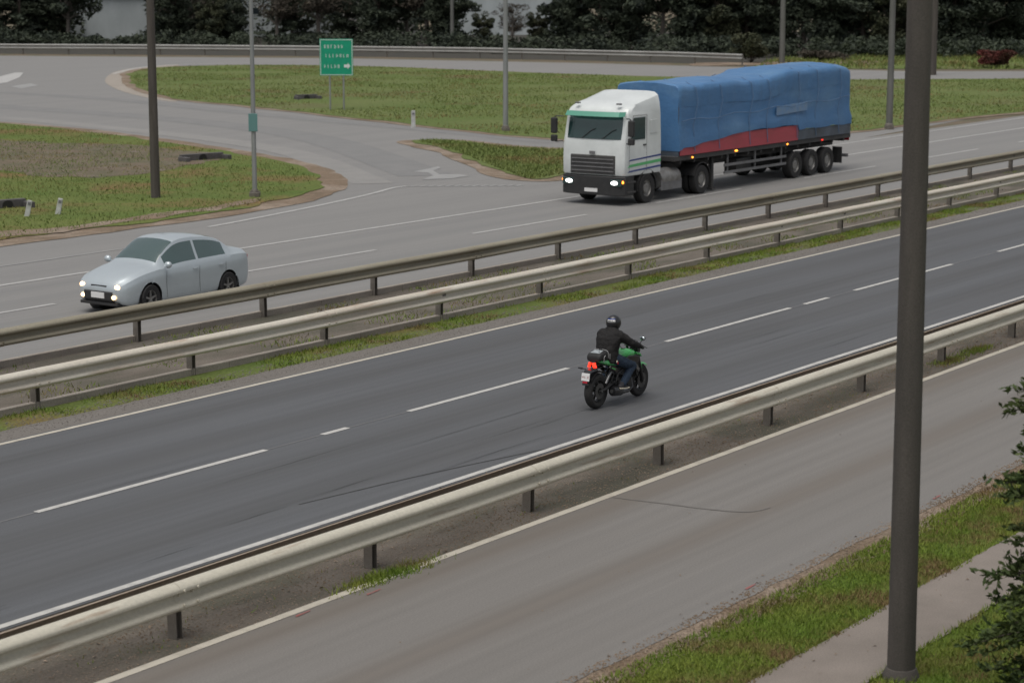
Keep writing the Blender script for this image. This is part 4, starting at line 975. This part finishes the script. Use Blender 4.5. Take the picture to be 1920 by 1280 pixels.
    MB().box((-3.42, 0, 2.3), (.06, 2.46, 1.8)).build('headboard', M['grey_board'], r, 0)
    # load under tarpaulin
    lo = MB(); rings = []; N = 150
    nz = lambda a, c, d: mnoise.noise(Vector((a, c, d)))
    for i in range(N + 1):
        x = -3.38 - 12.95 * i / N; step = 1 / (1 + math.exp((x + 11.2) * -3.0)) if False else 1 / (1 + math.exp((x + 10.6) * 2.5))
        zt = 3.80 + .24 * step + .03 * nz(x * .8, 0, 3) + .02 * math.sin(x * 1.6); hw = 1.24
        if x < -15.5: zt -= (-15.5 - x) ** 2 * .25
        zl = (1.60 if x > -3.6 else 1.66 + .34 * min(1, (-3.6 - x) / 4.5)) if x > -12 else 1.80
        zl += .018 * math.sin(x * 3.3) + .02 * nz(x * 2.2, 1, 1)
        sag = .018 * abs(math.sin((x + 3.4 + .5 * nz(x * .4, 2, 2)) * pi / 1.9))
        ring = []
        prof = [(1.0, zl), (1.0, zl + .3), (.985, (zl + zt) * .42), (.985, (zl + zt) * .5), (.99, (zl + zt) * .58), (.995, zt - .75), (1.0, zt - .45), (.995, zt - .22), (.97, zt - .08), (.90, zt - .01), (.7, zt + .03), (.45, zt + .06), (.2, zt + .08), (0, zt + .085)]
        end = .04 if i in (0, N) else 0
        for sd in (1, -1):
            pp = prof if sd > 0 else prof[-2::-1]
            for k, (a, z) in enumerate(pp):
                bulge = .035 * nz(x * .9, z * 1.1, sd * 4) + .018 * nz(x * 3.1, z * 2.2 + x * 2, sd * 7) - sag * (.6 if z < zt - .1 else .5)
                y = sd * (a * hw + bulge + .03 - end)
                if z <= zl + .31 and z < 2.4: y = sd * ((1.30 if z <= zl + .01 else 1.305) + .012 * math.sin(x * 4.1) + .3 * abs(bulge) * (z > zl + .01))
                ring.append((x, y if a > 0 else 0, z - end + (.04 * nz(x * 1.7, y * 2, 5) - sag if z > zt - .1 else 0)))
        rings.append(ring)
    lo.loft(rings, cap=True); to = lo.build('tarpaulin', M['tarp'], r, 50)
    for x in (-4.4, -6.1, -8.3, -9.6, -11.9, -13.4, -15.3):
        zt = 3.80 + .24 / (1 + math.exp((x + 10.6) * 2.5))
        for sd in (-1, 1): MB().tube([(x, sd * 1.30, 1.5), (x + .16, sd * 1.315, 2.4), (x - .12, sd * 1.325, 3.2), (x, sd * 1.29, zt - .12), (x, sd * .9, zt + .06)], .012, 5).build('rope', M['rope'], r, 40)
    q = MB()
    for sd in (-1, 1): q.tube([(-3.5 - k * .6, sd * (1.315 + .01 * (k % 2)), 2.58 + .05 * math.sin(k * 1.3) + k * .012) for k in range(22)], .014, 5)
    q.build('lashing', M['rope'], r, 40)
    for sd in (-1, 1): MB().prism([(-10.2, 2.42), (-12.6, 2.50), (-12.6, 2.82), (-10.2, 2.74)], sd * 1.30, sd * 1.325, 'Y').build('faded_panel', M['patch'], r, 0)
build_truck()

# ------------------------------------------------------------------ the motorcycle, its bag and its rider
BX = (1.462, 36.42)
def soften(o, voxel, smooth=3, disp=0, dsize=.12):
    m = o.modifiers.new('remesh', 'REMESH'); m.mode = 'VOXEL'; m.voxel_size = voxel; m.use_smooth_shade = True
    if smooth: k = o.modifiers.new('smooth', 'SMOOTH'); k.iterations = smooth; k.factor = .5
    if disp:
        tx = bpy.data.textures.new('folds', 'CLOUDS'); tx.noise_scale = dsize; tx.noise_depth = 2
        k = o.modifiers.new('folds', 'DISPLACE'); k.texture = tx; k.strength = disp; k.mid_level = .5; k.texture_coords = 'LOCAL'
    return o
def ell(c, ry, rx, z, n=24, p=2.4):
    out = []
    for k in range(n):
        a = 2 * pi * k / n; ca, sa = cos(a), sin(a)
        out.append((c + rx * math.copysign(abs(ca) ** (2 / p), ca), ry * math.copysign(abs(sa) ** (2 / p), sa), z))
    return out
def build_moto():
    r = empty('motorcycle', (*BX, .036), RROT); tag(r, 'green and black naked motorcycle with glowing red tail lights, ridden along the dark carriageway', 'motorcycle')
    def mwheel(x, rr, wd, name):
        h = wd / 2; t = MB(); pr = [(rr - .115, -h * .72)]
        for k in range(13):
            a = -pi / 2 + pi * k / 12; pr.append((rr - h * .82 + h * .82 * cos(a), h * sin(a)))
        pr += [(rr - .115, h * .72), (rr - .115, -h * .72)]
        t.lathe(pr, (0, 0, 0), 'Y', 48); o = t.build(name, M['tyre'], r, 50, loc=(x, 0, rr))
        q = MB(); ri = rr - .105
        q.lathe([(ri, -h * .75), (ri - .012, -h * .78), (ri - .03, -h * .5), (ri - .03, h * .5), (ri - .012, h * .78), (ri, h * .75), (ri, -h * .75)], (0, 0, 0), 'Y', 40)
        for k in range(5):
            for d in (-.13, .13):
                a = 2 * pi * k / 5 + d; L_ = ri - .03
                q.box((sin(a) * L_ * .53, 0, cos(a) * L_ * .53), (.02, .035, L_ * .95), Matrix.Rotation(a, 3, 'Y'))
        q.lathe([(0, -.07), (.035, -.07), (.035, .07), (0, .07)], (0, 0, 0), 'Y', 16)
        q.build('rim', M['moto_satin'], o, 40)
        for sd in ((-1, 1) if name == 'front_wheel' else (-1,)):
            MB().lathe([(.06, sd * .075), (.14, sd * .075), (.14, sd * .08), (.06, sd * .08), (.06, sd * .075)], (0, 0, 0), 'Y', 32).build('brake_disc', M['chassis'], o, 30)
        MB().lathe([(0, -.13), (.014, -.13), (.014, .13), (0, .13)], (0, 0, 0), 'Y', 12).build('axle', M['moto_metal'], o, 30)
        return o
    mwheel(0, .312, .15, 'rear_wheel'); mwheel(1.385, .30, .115, 'front_wheel')
    q = MB()
    for sd in (-1, 1): q.tube([(-.04, sd * .105, .312), (.12, sd * .11, .33), (.34, sd * .10, .40), (.52, sd * .08, .42)], [.022, .03, .035, .035], 8)
    q.box((.40, 0, .41), (.08, .2, .05)); q.build('swingarm', M['moto_satin'], r, 40, bevel=.004)
    MB().tube([(.16, -.09, .42), (.36, -.08, .62), (.42, -.08, .68)], [.028, .03, .028], 10).build('shock_absorber', M['moto_metal'], r, 40)
    fr = MB()
    for sd in (-1, 1):
        fr.tube([(1.14, sd * .05, .84), (.98, sd * .14, .76), (.72, sd * .15, .66), (.52, sd * .12, .54), (.48, sd * .10, .36)], .022, 8)
        fr.tube([(1.16, sd * .04, .72), (1.02, sd * .15, .58), (.86, sd * .15, .46), (.66, sd * .14, .50)], .018, 8)
        fr.tube([(.98, sd * .14, .76), (.94, sd * .15, .54), (.72, sd * .15, .66)], .014, 6)
        fr.tube([(.52, sd * .12, .60), (.20, sd * .10, .74), (-.05, sd * .07, .80)], .014, 6)
    fr.build('frame', M['moto_satin'], r, 40)
    e = MB(); e.box((.74, 0, .36), (.42, .27, .24)).box((.84, 0, .55), (.24, .26, .22), Matrix.Rotation(radians(18), 3, 'Y'))
    for sd in (-1, 1): e.lathe([(0, sd * .19), (.08, sd * .19), (.095, sd * .17), (.095, sd * .12)], (.60, 0, .36), 'Y', 24).lathe([(0, sd * .18), (.06, sd * .18), (.07, sd * .12)], (.80, 0, .36), 'Y', 20)
    e.build('engine', M['moto_satin'], r, 30, bevel=.015)
    q = MB()
    for k in range(6): q.box((.84 + .012 * k - .03, 0, .48 + k * .028), (.26, .285, .008), Matrix.Rotation(radians(18), 3, 'Y'))
    q.build('cooling_fins', M['moto_metal'], r, 0)
    MB().box((1.06, 0, .55), (.04, .30, .28), Matrix.Rotation(radians(-12), 3, 'Y')).build('radiator', M['chassis'], r, 0, bevel=.01)
    q = MB()
    for sd in (-1, 1): q.prism([(1.00, .66), (1.10, .72), (1.13, .52), (1.08, .42), (1.03, .46)], sd * .15, sd * .185, 'Y')
    q.build('radiator_shroud', M['moto_satin'], r, 30, bevel=.01)
    for sd in (-1, 1): MB().prism([(.98, .60), (1.02, .655), (1.12, .56), (1.10, .50)], sd * .186, sd * .20, 'Y').build('shroud_panel', M['moto_metal'], r, 0, bevel=.006)
    x_ = MB(); x_.tube([(1.05, -.06, .40), (1.02, -.10, .24), (.86, -.12, .19), (.66, -.13, .20), (.56, -.135, .235)], [.024, .026, .03, .032, .05], 12)
    x_.tube([(.60, -.135, .235), (.55, -.14, .245), (.30, -.155, .275), (.27, -.157, .279)], [.06, .088, .088, .07], 20); x_.build('exhaust', M['moto_black'], r, 40)
    MB().lathe([(0, 0), (.03, 0), (.033, -.012), (.028, -.012), (.0, -.012)], (.262, -.158, .28), 'X', 14).build('exhaust_tip', M['moto_metal'], r, 30)
    # tank
    t = MB(); rings = []
    for x, z0, z1, w_ in ((.58, .80, .83, .06), (.62, .77, .88, .11), (.72, .75, .91, .150), (.84, .74, .945, .175), (.96, .74, .94, .180), (1.06, .75, .90, .160), (1.12, .77, .875, .115), (1.145, .79, .83, .05)):
        rings.append([(x, w_ * math.copysign(abs(cos(a)) ** .8, cos(a)), (z0 + z1) / 2 + (z1 - z0) / 2 * math.copysign(abs(sin(a)) ** .9, sin(a))) for a in [2 * pi * k / 20 for k in range(20)]])
    t.loft(rings).build('fuel_tank', M['moto_green'], r, 60, sub=1)
    MB().lathe([(0, .012), (.04, .010), (.045, 0)], (.86, 0, .945), 'Z', 18).build('filler_cap', M['moto_metal'], r, 30)
    for sd in (-1, 1):
        MB().prism([(.66, .80), (.80, .835), (1.0, .815), (1.12, .78), (1.12, .68), (.98, .66), (.76, .70), (.62, .74)], sd * .155, sd * .188, 'Y').build('tank_cover', M['moto_black'], r, 0, bevel=.012)
        MB().prism([(1.0, .875), (1.14, .84), (1.20, .76), (1.12, .80), (1.02, .83)], sd * .15, sd * .20, 'Y').build('tank_fin', M['moto_green'], r, 0, bevel=.008)
    s_ = MB(); rings = []
    for x, z, w_, h in ((-.10, .885, .07, .03), (0.0, .885, .12, .05), (.15, .875, .14, .06), (.26, .865, .14, .06), (.32, .82, .14, .06), (.5, .80, .13, .07), (.62, .82, .10, .07), (.70, .85, .06, .04)):
        rings.append([(x, w_ * cos(a), z + h * (sin(a) if sin(a) > 0 else .6 * sin(a))) for a in [2 * pi * k / 16 for k in range(16)]])
    s_.loft(rings).build('seat', M['moto_satin'], r, 60, sub=1)
    # tail
    for sd in (-1, 1):
        tp = MB(); tp.loft([[(.44, sd * .135, .70), (.44, sd * .15, .73), (.44, sd * .135, .80), (.44, sd * .10, .78)], [(.22, sd * .13, .735), (.22, sd * .155, .77), (.22, sd * .13, .835), (.22, sd * .08, .80)], [(.02, sd * .10, .80), (.02, sd * .12, .82), (.02, sd * .10, .86), (.02, sd * .05, .84)], [(-.10, sd * .07, .845), (-.10, sd * .08, .855), (-.10, sd * .07, .87), (-.10, sd * .04, .86)]])
        tp.build('tail_panel', M['moto_green'], r, 40, bevel=.004)
        MB().prism([(.50, .62), (.40, .70), (.24, .74), (.20, .70), (.36, .62), (.46, .56)], sd * .125, sd * .15, 'Y').build('side_cover', M['moto_black'], r, 0, bevel=.008)
        MB().prism([(.40, .655), (.28, .70), (.26, .685), (.38, .635)], sd * .15, sd * .156, 'Y').build('side_stripe', M['moto_green'], r, 0)
        tl = MB(); tl.loft([[(-.175, sd * .015, .825), (-.160, sd * .060, .832), (-.11, sd * .060, .832), (-.11, sd * .015, .825)], [(-.180, sd * .030, .785), (-.160, sd * .068, .785), (-.11, sd * .068, .785), (-.11, sd * .030, .785)], [(-.160, sd * .045, .74), (-.14, sd * .09, .745), (-.11, sd * .09, .745), (-.11, sd * .045, .74)]])
        tl.build('tail_light', M['tail_red'], r, 40, bevel=.004)
        MB().tube([(-.27, sd * .04, .735), (-.26, sd * .13, .735)], .008, 6).tube([(-.26, sd * .12, .735), (-.265, sd * .20, .738)], [.018, .012], 8).build('indicator', M['moto_satin'], r, 40)
        MB().box((-.16 + .3, sd * .13, .86), (.22, .02, .02)).build('grab_handle', M['moto_satin'], r, 0, bevel=.006)
        MB().tube([(.53, sd * .13, .33), (.53, sd * .23, .315)], .012, 8).build('foot_peg', M['moto_metal'], r, 40)
        MB().tube([(.30, sd * .12, .42), (.28, sd * .2, .44)], .010, 8).tube([(.30, sd * .12, .44), (.42, sd * .12, .62)], .010, 6).build('pillion_peg', M['moto_satin'], r, 40)
    MB().box((-.05, 0, .80), (.16, .12, .10)).build('tail_core', M['moto_black'], r, 0, bevel=.015)
    fd = MB(); fd.loft([[(.14, -.05, .735), (.14, .05, .735), (.14, .05, .70), (.14, -.05, .70)], [(-.10, -.075, .735), (-.10, .075, .735), (-.10, .07, .71), (-.10, -.07, .71)], [(-.26, -.075, .715), (-.26, .075, .715), (-.25, .07, .70), (-.25, -.07, .70)], [(-.305, -.07, .66), (-.305, .07, .66), (-.29, .06, .655), (-.29, -.06, .655)], [(-.345, -.07, .46), (-.345, .07, .46), (-.33, .06, .46), (-.33, -.06, .46)]])
    mg = fd.build('mudguard', M['moto_black'], r, 30, bevel=.005)
    hg = MB(); hg.loft([[(.312 * 0 + 0 + (.345 + k2) * cos(a), y, .312 + (.345 + k2) * sin(a)) for y, k2 in ((-.085, 0), (.085, 0), (.085, .012), (-.085, .012))] for a in np.linspace(radians(55), radians(140), 12)]); hg.build('hugger', M['moto_black'], r, 40)
    rot = Matrix.Rotation(radians(11), 3, 'Y')
    pl = MB().box((-.338, 0, .605), (.008, .165, .135), rot).build('number_plate', M['plate'], r, 0, bevel=.004)
    tx = MB(); gl = {'M': ((0, 0, 0, 1), (0, 1, .5, .4), (.5, .4, 1, 1), (1, 1, 1, 0)), 'P': ((0, 0, 0, 1), (0, 1, .9, 1), (.9, 1, .9, .5), (.9, .5, 0, .5)), 'B': ((0, 0, 0, 1), (0, 1, .9, 1), (.9, 0, .9, 1), (0, .5, .9, .5), (0, 0, .9, 0)), '.': ((.3, .5, .6, .5),), '3': ((0, 1, .9, 1), (.9, 1, .9, 0), (.1, .5, .9, .5), (0, 0, .9, 0)), '0': ((0, 0, 0, 1), (0, 1, .9, 1), (.9, 1, .9, 0), (.9, 0, 0, 0))}
    for i, ch in enumerate('MPB.30'):
        for x0, z0, x1, z1 in gl[ch]:
            # seen from behind, the plate's left is +y
            f = lambda a, b_: (-.3405 - (b_ * .036 + .006) * 0, .066 - i * .0235 - a * .016, .607 + b_ * .034 - .0)
            p0, p1 = Vector(f(x0, z0)), Vector(f(x1, z1))
            for p in (p0, p1): p.x = -.3405 + (p.z - .625) * -math.tan(radians(-14)) * -1
            for p in (p0, p1): p.z -= .022; p.x = -.338 - .0055 + (p.z - .605) * math.tan(radians(11))
            tx.tube([p0, p1], .0016, 4)
    tx.build('plate_letters', M['plate_red'], pl, 0)
    MB().box((-.358, 0, .515), (.012, .10, .035), rot).build('reflector', M['reflector'], r, 0, bevel=.004)
    # front end
    fk = MB()
    for sd in (-1, 1): fk.tube([(1.145, sd * .10, .99), (1.22, sd * .10, .76)], .024, 12).tube([(1.20, sd * .10, .80), (1.37, sd * .10, .33), (1.385, sd * .10, .29)], [.029, .033, .03], 12)
    fk.build('fork', M['moto_satin'], r, 40)
    MB().box((1.15, 0, .955), (.08, .26, .03)).box((1.21, 0, .78), (.08, .26, .035)).build('fork_clamp', M['moto_metal'], r, 0, bevel=.008)
    ff = MB(); ff.loft([[(1.385 + (.32 + k2) * cos(a), y, .30 + (.32 + k2) * sin(a)) for y, k2 in ((-.075, -.03), (-.06, .0), (.06, .0), (.075, -.03), (.07, -.035), (.055, -.008), (-.055, -.008), (-.07, -.035))] for a in np.linspace(radians(52), radians(138), 16)]); ff.build('front_mudguard', M['moto_green'], r, 40)
    for sd in (-1, 1): MB().tube([(1.34, sd * .085, .60), (1.37, sd * .095, .42)], [.02, .012], 6).build('mudguard_stay', M['moto_green'], r, 40)
    hl = MB().ball((1.27, 0, .86), (.09, .105, .11), 18, 12); hl.build('headlight', M['moto_black'], r, 60)
    MB().ball((1.30, 0, .86), (.07, .085, .09), 16, 10).build('headlight_lens', M['glass'], r, 60)
    MB().box((1.19, 0, 1.00), (.06, .20, .10), Matrix.Rotation(radians(-35), 3, 'Y')).build('instrument_cluster', M['moto_black'], r, 0, bevel=.012)
    hb = MB().tube([(.905, -.38, .985), (.96, -.27, 1.0), (1.06, -.13, .995), (1.10, 0, .99), (1.06, .13, .995), (.96, .27, 1.0), (.905, .38, .985)], .012, 10); hb.build('handlebar', M['moto_metal'], r, 50)
    for sd in (-1, 1):
        MB().tube([(.885, sd * .415, .98), (.955, sd * .285, .998)], .019, 10).build('grip', M['moto_satin'], r, 40)
        MB().tube([(1.00, sd * .26, .995), (1.045, sd * .30, .985), (1.0, sd * .42, .965)], [.008, .007, .005], 6).build('brake_lever' if sd < 0 else 'clutch_lever', M['moto_satin'], r, 40)
        MB().box((1.015, sd * .23, 1.01), (.05, .05, .045)).build('control_cluster', M['moto_metal'], r, 0, bevel=.008)
        st = MB().tube([(.99, sd * .26, 1.01), (.97, sd * .31, 1.07), (.93, sd * .36, 1.12)], .006, 6).build('mirror_stem', M['moto_satin'], r, 40)
        mm = MB().ball((.915, sd * .375, 1.145), (.022, .062, .042), 16, 10).build('mirror', M['moto_black'], r, 60)
        MB().ball((.902, sd * .375, 1.146), (.014, .053, .035), 16, 10).build('mirror_glass', M['chrome'], mm, 60)
    MB().tube([(.97, .2, .98), (1.1, .16, .9), (1.18, .12, .74), (1.1, .14, .6)], .006, 5).tube([(.97, -.2, .98), (1.12, -.18, .88), (1.24, -.12, .66), (1.36, -.09, .44)], .005, 5).build('cables', M['moto_satin'], r, 40)
    MB().tube([(.04, .12, .36), (.3, .12, .44), (.5, .12, .44)], .012, 6).build('chain_guard', M['moto_satin'], r, 40)
    MB().tube([(.56, .16, .3), (.60, .20, .12), (.50, .23, .10)], .010, 6).build('side_stand', M['moto_satin'], r, 40)

def build_bag():
    r = empty('luggage_bag', (BX[0] + .05 * sin(PHI), BX[1] + .05 * cos(PHI), .036 + .842), RROT); r.scale = (.88, .95, .95)
    tag(r, 'black fabric tail bag with a clear pocket, strapped behind the rider on the motorcycle seat', 'bag')
    rings = []
    for x, w_, h in ((-.185, .10, .06), (-.175, .135, .11), (-.13, .155, .155), (0, .165, .18), (.12, .165, .19), (.185, .15, .17), (.2, .11, .12)):
        rings.append([(x, w_ * math.copysign(abs(cos(a)) ** .55, cos(a)), h / 2 + h / 2 * math.copysign(abs(sin(a)) ** .55, sin(a)) + .0) for a in [2 * pi * k / 24 for k in range(24)]])
    MB().loft(rings).build('body', M['bag'], r, 50, sub=1)
    MB().loft([[(-.12, y, .153 + .004 - abs(y) * .06) for y in (-.10, 0, .10)] + [(-.12, y, .150) for y in (.10, 0, -.10)], [(.04, y, .186 + .002 - abs(y) * .05) for y in (-.09, 0, .09)] + [(.04, y, .175) for y in (.09, 0, -.09)]]).build('clear_pocket', M['clear'], r, 40)
    for x in (.10,):
        w_, h = .169, .193
        MB().tube([(x, w_ * math.copysign(abs(cos(a)) ** .55, cos(a)), h / 2 + h / 2 * math.copysign(abs(sin(a)) ** .55, sin(a))) for a in np.linspace(-.35, pi + .35, 22)], .005, 6).build('piping', M['piping'], r, 40)
    MB().tube([(-.06, -.17, .0), (-.06, -.172, .08), (-.02, -.175, .11)], .006, 5).tube([(.16, -.168, .02), (.15, -.172, .12)], .006, 5).build('strap', M['piping'], r, 40)
    MB().tube([(.02, -.02, .2), (.08, -.02, .215), (.14, -.02, .2)], .010, 6).build('handle', M['bag'], r, 40)

def build_rider():
    r = empty('person', (BX[0] + .38 * sin(PHI), BX[1] + .38 * cos(PHI), .036), RROT)
    tag(r, 'person in black jacket, blue jeans and black helmet riding the green motorcycle', 'person')
    D = -.38
    def P(x, y, z): return (x + D, y, z)
    def limb(b, pts, rs, n=16):
        Q = [Vector(P(*p)) for p in pts]; out = []; rr = []
        for i in range(len(Q) - 1):
            for k in range(4): out.append(Q[i].lerp(Q[i + 1], k / 4)); rr.append(rs[i] + (rs[i + 1] - rs[i]) * k / 4)
        out.append(Q[-1]); rr.append(rs[-1]); b.tube(out, rr, n)
        for p, q in ((Q[0], rs[0]), (Q[-1], rs[-1])): b.ball(p, (q, q, q), n, 10)
        for p, q in zip(Q[1:-1], rs[1:-1]): b.ball(p, (q, q, q), n, 10)
    arm = lambda sd: [(.475, sd * .175, 1.235), (.62, sd * .325, 1.10), (.86, sd * .350, 1.015)]
    leg = lambda sd: [(.37, sd * .105, .845), (.845, sd * .215, .655), (.555, sd * .20, .375)]
    def hand(b, sd, g=0.):
        """fingers wrap over the grip; thumb underneath"""
        wx = Vector((.86, sd * .350, 1.015)); pc = Vector((.905, sd * .352, 1.005))
        b.ball(Vector(P(*pc)), (.045 + g, .042 + g, .020 + g), 14, 10)
        ax = (Vector((.885, sd * .415, .98)) - Vector((.955, sd * .285, .998))).normalized()
        c0 = Vector((.92, sd * .35, .989))
        for k, (o, L_) in enumerate(((-.034, .94), (-.012, 1.03), (.010, 1.0), (.031, .84))):
            c = c0 + ax * o; pts = []
            for a in (100, 55, 10, -40, -85):
                ra = radians(a); R_ = .031 * (1 if L_ > .9 else .95); pts.append(P(c.x + R_ * cos(ra) * L_, c.y, c.z + R_ * sin(ra)))
            b.tube(pts, [.0105 + g, .0105 + g, .0098 + g, .009 + g, .0075 + g], 8)
        c = c0 - ax * .04; b.tube([P(c.x - .03, c.y, c.z + .012), P(c.x - .022, c.y - sd * .008, c.z - .018), P(c.x + .004, c.y - sd * .012, c.z - .030), P(c.x + .022, c.y - sd * .01, c.z - .024)], [.013 + g, .012 + g, .011 + g, .009 + g], 8)
    def torso(b, k=1.0, bottom=.80, kk=0):
        tb = [(.345, bottom, .165, .125), (.35, .88, .170, .130), (.36, .98, .165, .125), (.39, 1.10, .185, .130), (.43, 1.20, .20, .128), (.46, 1.275, .180, .105), (.49, 1.33, .085, .07), (.50, 1.37, .06, .06)]
        b.loft([ell(x + D, ry + kk, rx + kk * .8, z) for x, z, ry, rx in tb])
    b = MB(); torso(b)
    for sd in (-1, 1):
        limb(b, arm(sd), [.065, .047, .030]); limb(b, leg(sd), [.088, .058, .040]); limb(b, [(.555, sd * .20, .375), (.50, sd * .195, .33), (.63, sd * .20, .315)], [.034, .034, .028]); hand(b, sd)
    b.tube([P(.49, 0, 1.30), P(.52, 0, 1.42)], .055, 14); b.ball(P(.545, 0, 1.455), (.098, .075, .112), 20, 14)
    b.ball(P(.645, 0, 1.44), (.014, .012, .018), 8, 6)
    for sd in (-1, 1): b.ball(P(.545, sd * .076, 1.45), (.016, .008, .026), 8, 6)
    body = soften(b.build('body', M['skin'], r, 0), .006, 2)
    j = MB(); torso(j, kk=.038, bottom=.775)
    j.loft([ell(.335 + D, .205, .165, .775), ell(.335 + D, .21, .168, .80), ell(.345 + D, .21, .168, .86), ell(.355 + D, .2, .16, .95)])
    j.ball(P(.48, 0, 1.32), (.10, .12, .055), 16, 10)
    for sd in (-1, 1):
        limb(j, arm(sd)[:2] + [(.845, sd * .348, 1.022)], [.096, .072, .052]); j.ball(P(.455, sd * .12, 1.245), (.12, .125, .095), 16, 10)
    soften(j.build('jacket', M['jacket'], r, 0), .012, 3, .028, .10)
    n_ = MB(); n_.lathe([(.075, 0), (.082, .03), (.078, .055), (.066, .05), (.066, 0), (.075, 0)], P(.495, 0, 1.335), 'Z', 20); n_.build('collar', M['jacket'], r, 40)
    q = MB(); q.loft([ell(.35 + D, .165, .15, .765), ell(.355 + D, .18, .16, .80), ell(.36 + D, .175, .15, .87)])
    for sd in (-1, 1): limb(q, leg(sd), [.112, .082, .062])
    soften(q.build('jeans', M['jeans'], r, 0), .011, 3, .022, .07)
    for sd in (-1, 1):
        g = MB(); hand(g, sd, .0025); g.tube([P(.835, sd * .349, 1.025), P(.88, sd * .351, 1.01)], [.040, .036], 14); soften(g.build('glove', M['glove'], r, 0), .0045, 1)
        s_ = MB(); y = sd * .20
        s_.loft([[P(x, y + w_ * cos(a), z + h * sin(a)) for a in [2 * pi * k / 14 for k in range(14)]] for x, z, w_, h in ((.425, .335, .022, .025), (.44, .335, .038, .040), (.50, .335, .042, .045), (.58, .322, .044, .038), (.66, .308, .046, .027), (.70, .302, .036, .020), (.715, .300, .018, .012))])
        s_.tube([P(.505, y, .34), P(.535, y, .40)], [.048, .05], 14)
        so = soften(s_.build('shoe', M['shoe'], r, 0), .006, 1)
        u = MB(); u.prism([(.42 + D, .300), (.48 + D, .290), (.60 + D, .280), (.68 + D, .272), (.725 + D, .280), (.725 + D, .298), (.66 + D, .298), (.55 + D, .305), (.42 + D, .325)], y - .046, y + .046, 'Y'); u.build('sole', M['sole'], so, 0, bevel=.006)
    hc = P(.552, 0, 1.438)
    def hshape(p):
        x, y, z = p
        if z < 0: x *= 1 + .06 * min(1, -z * 1.5) * (1 if x > 0 else -.6)
        if z < -.72: z = -.72 - (z + .72) * .15
        return (x, y, z)
    h = MB().ball(hc, (.142, .132, .142), 36, 24, f=hshape).build('helmet', M['helmet'], r, 60)
    def patch(name, m, a0, a1, e0, e1, k, parent, n=12):
        g_ = MB(); vs = []
        for i in range(n + 1):
            a = radians(a0 + (a1 - a0) * i / n)
            for e in (e0, e1):
                ee = radians(e); vs.append((hc[0] + .142 * k * cos(ee) * cos(a), hc[1] + .132 * k * cos(ee) * sin(a), hc[2] + .142 * k * sin(ee)))
        g_.add(vs, [(2 * i, 2 * i + 1, 2 * i + 3, 2 * i + 2) for i in range(n)])
        o = g_.build(name, m, parent, 60); so = o.modifiers.new('thick', 'SOLIDIFY'); so.thickness = .002; return o
    patch('visor', M['glass'], -62, 62, -12, 28, 1.012, h, 16)
    st = patch('sticker', M['plate'], 158, 228, 10, 27, 1.008, h)
    patch('sticker_band', M['truck_blue'], 156, 232, 29, 38, 1.006, h)
    tx = MB()
    for i, a in enumerate((166, 171, 176, 181, 186, 192, 198, 204, 209, 214)):
        ra = radians(a); rb = radians(a + (3 if i % 2 else 0))
        e0, e1 = (13.5, 24) if i % 3 else (15, 22); 
        pt = lambda q, e: (hc[0] + .142 * 1.016 * cos(radians(e)) * cos(q), hc[1] + .132 * 1.016 * cos(radians(e)) * sin(q), hc[2] + .142 * 1.016 * sin(radians(e)))
        tx.tube([pt(ra, e0), pt(rb, e1)], .0022, 4)
        if i % 2: tx.tube([pt(ra, 18), pt(radians(a + 4), 18)], .0022, 4)
    tx.build('sticker_lettering', M['plate_black'], st, 0)
    kt = MB().box(P(.325, -.222, .80), (.04, .012, .035)).build('belt_tag', M['sole'], r, 0, bevel=.004)
    MB().box(P(.345, -.226, .775), (.03, .012, .045)).build('tag_ribbon', M['reflector'], kt, 0, bevel=.004)
build_moto(); build_bag(); build_rider()
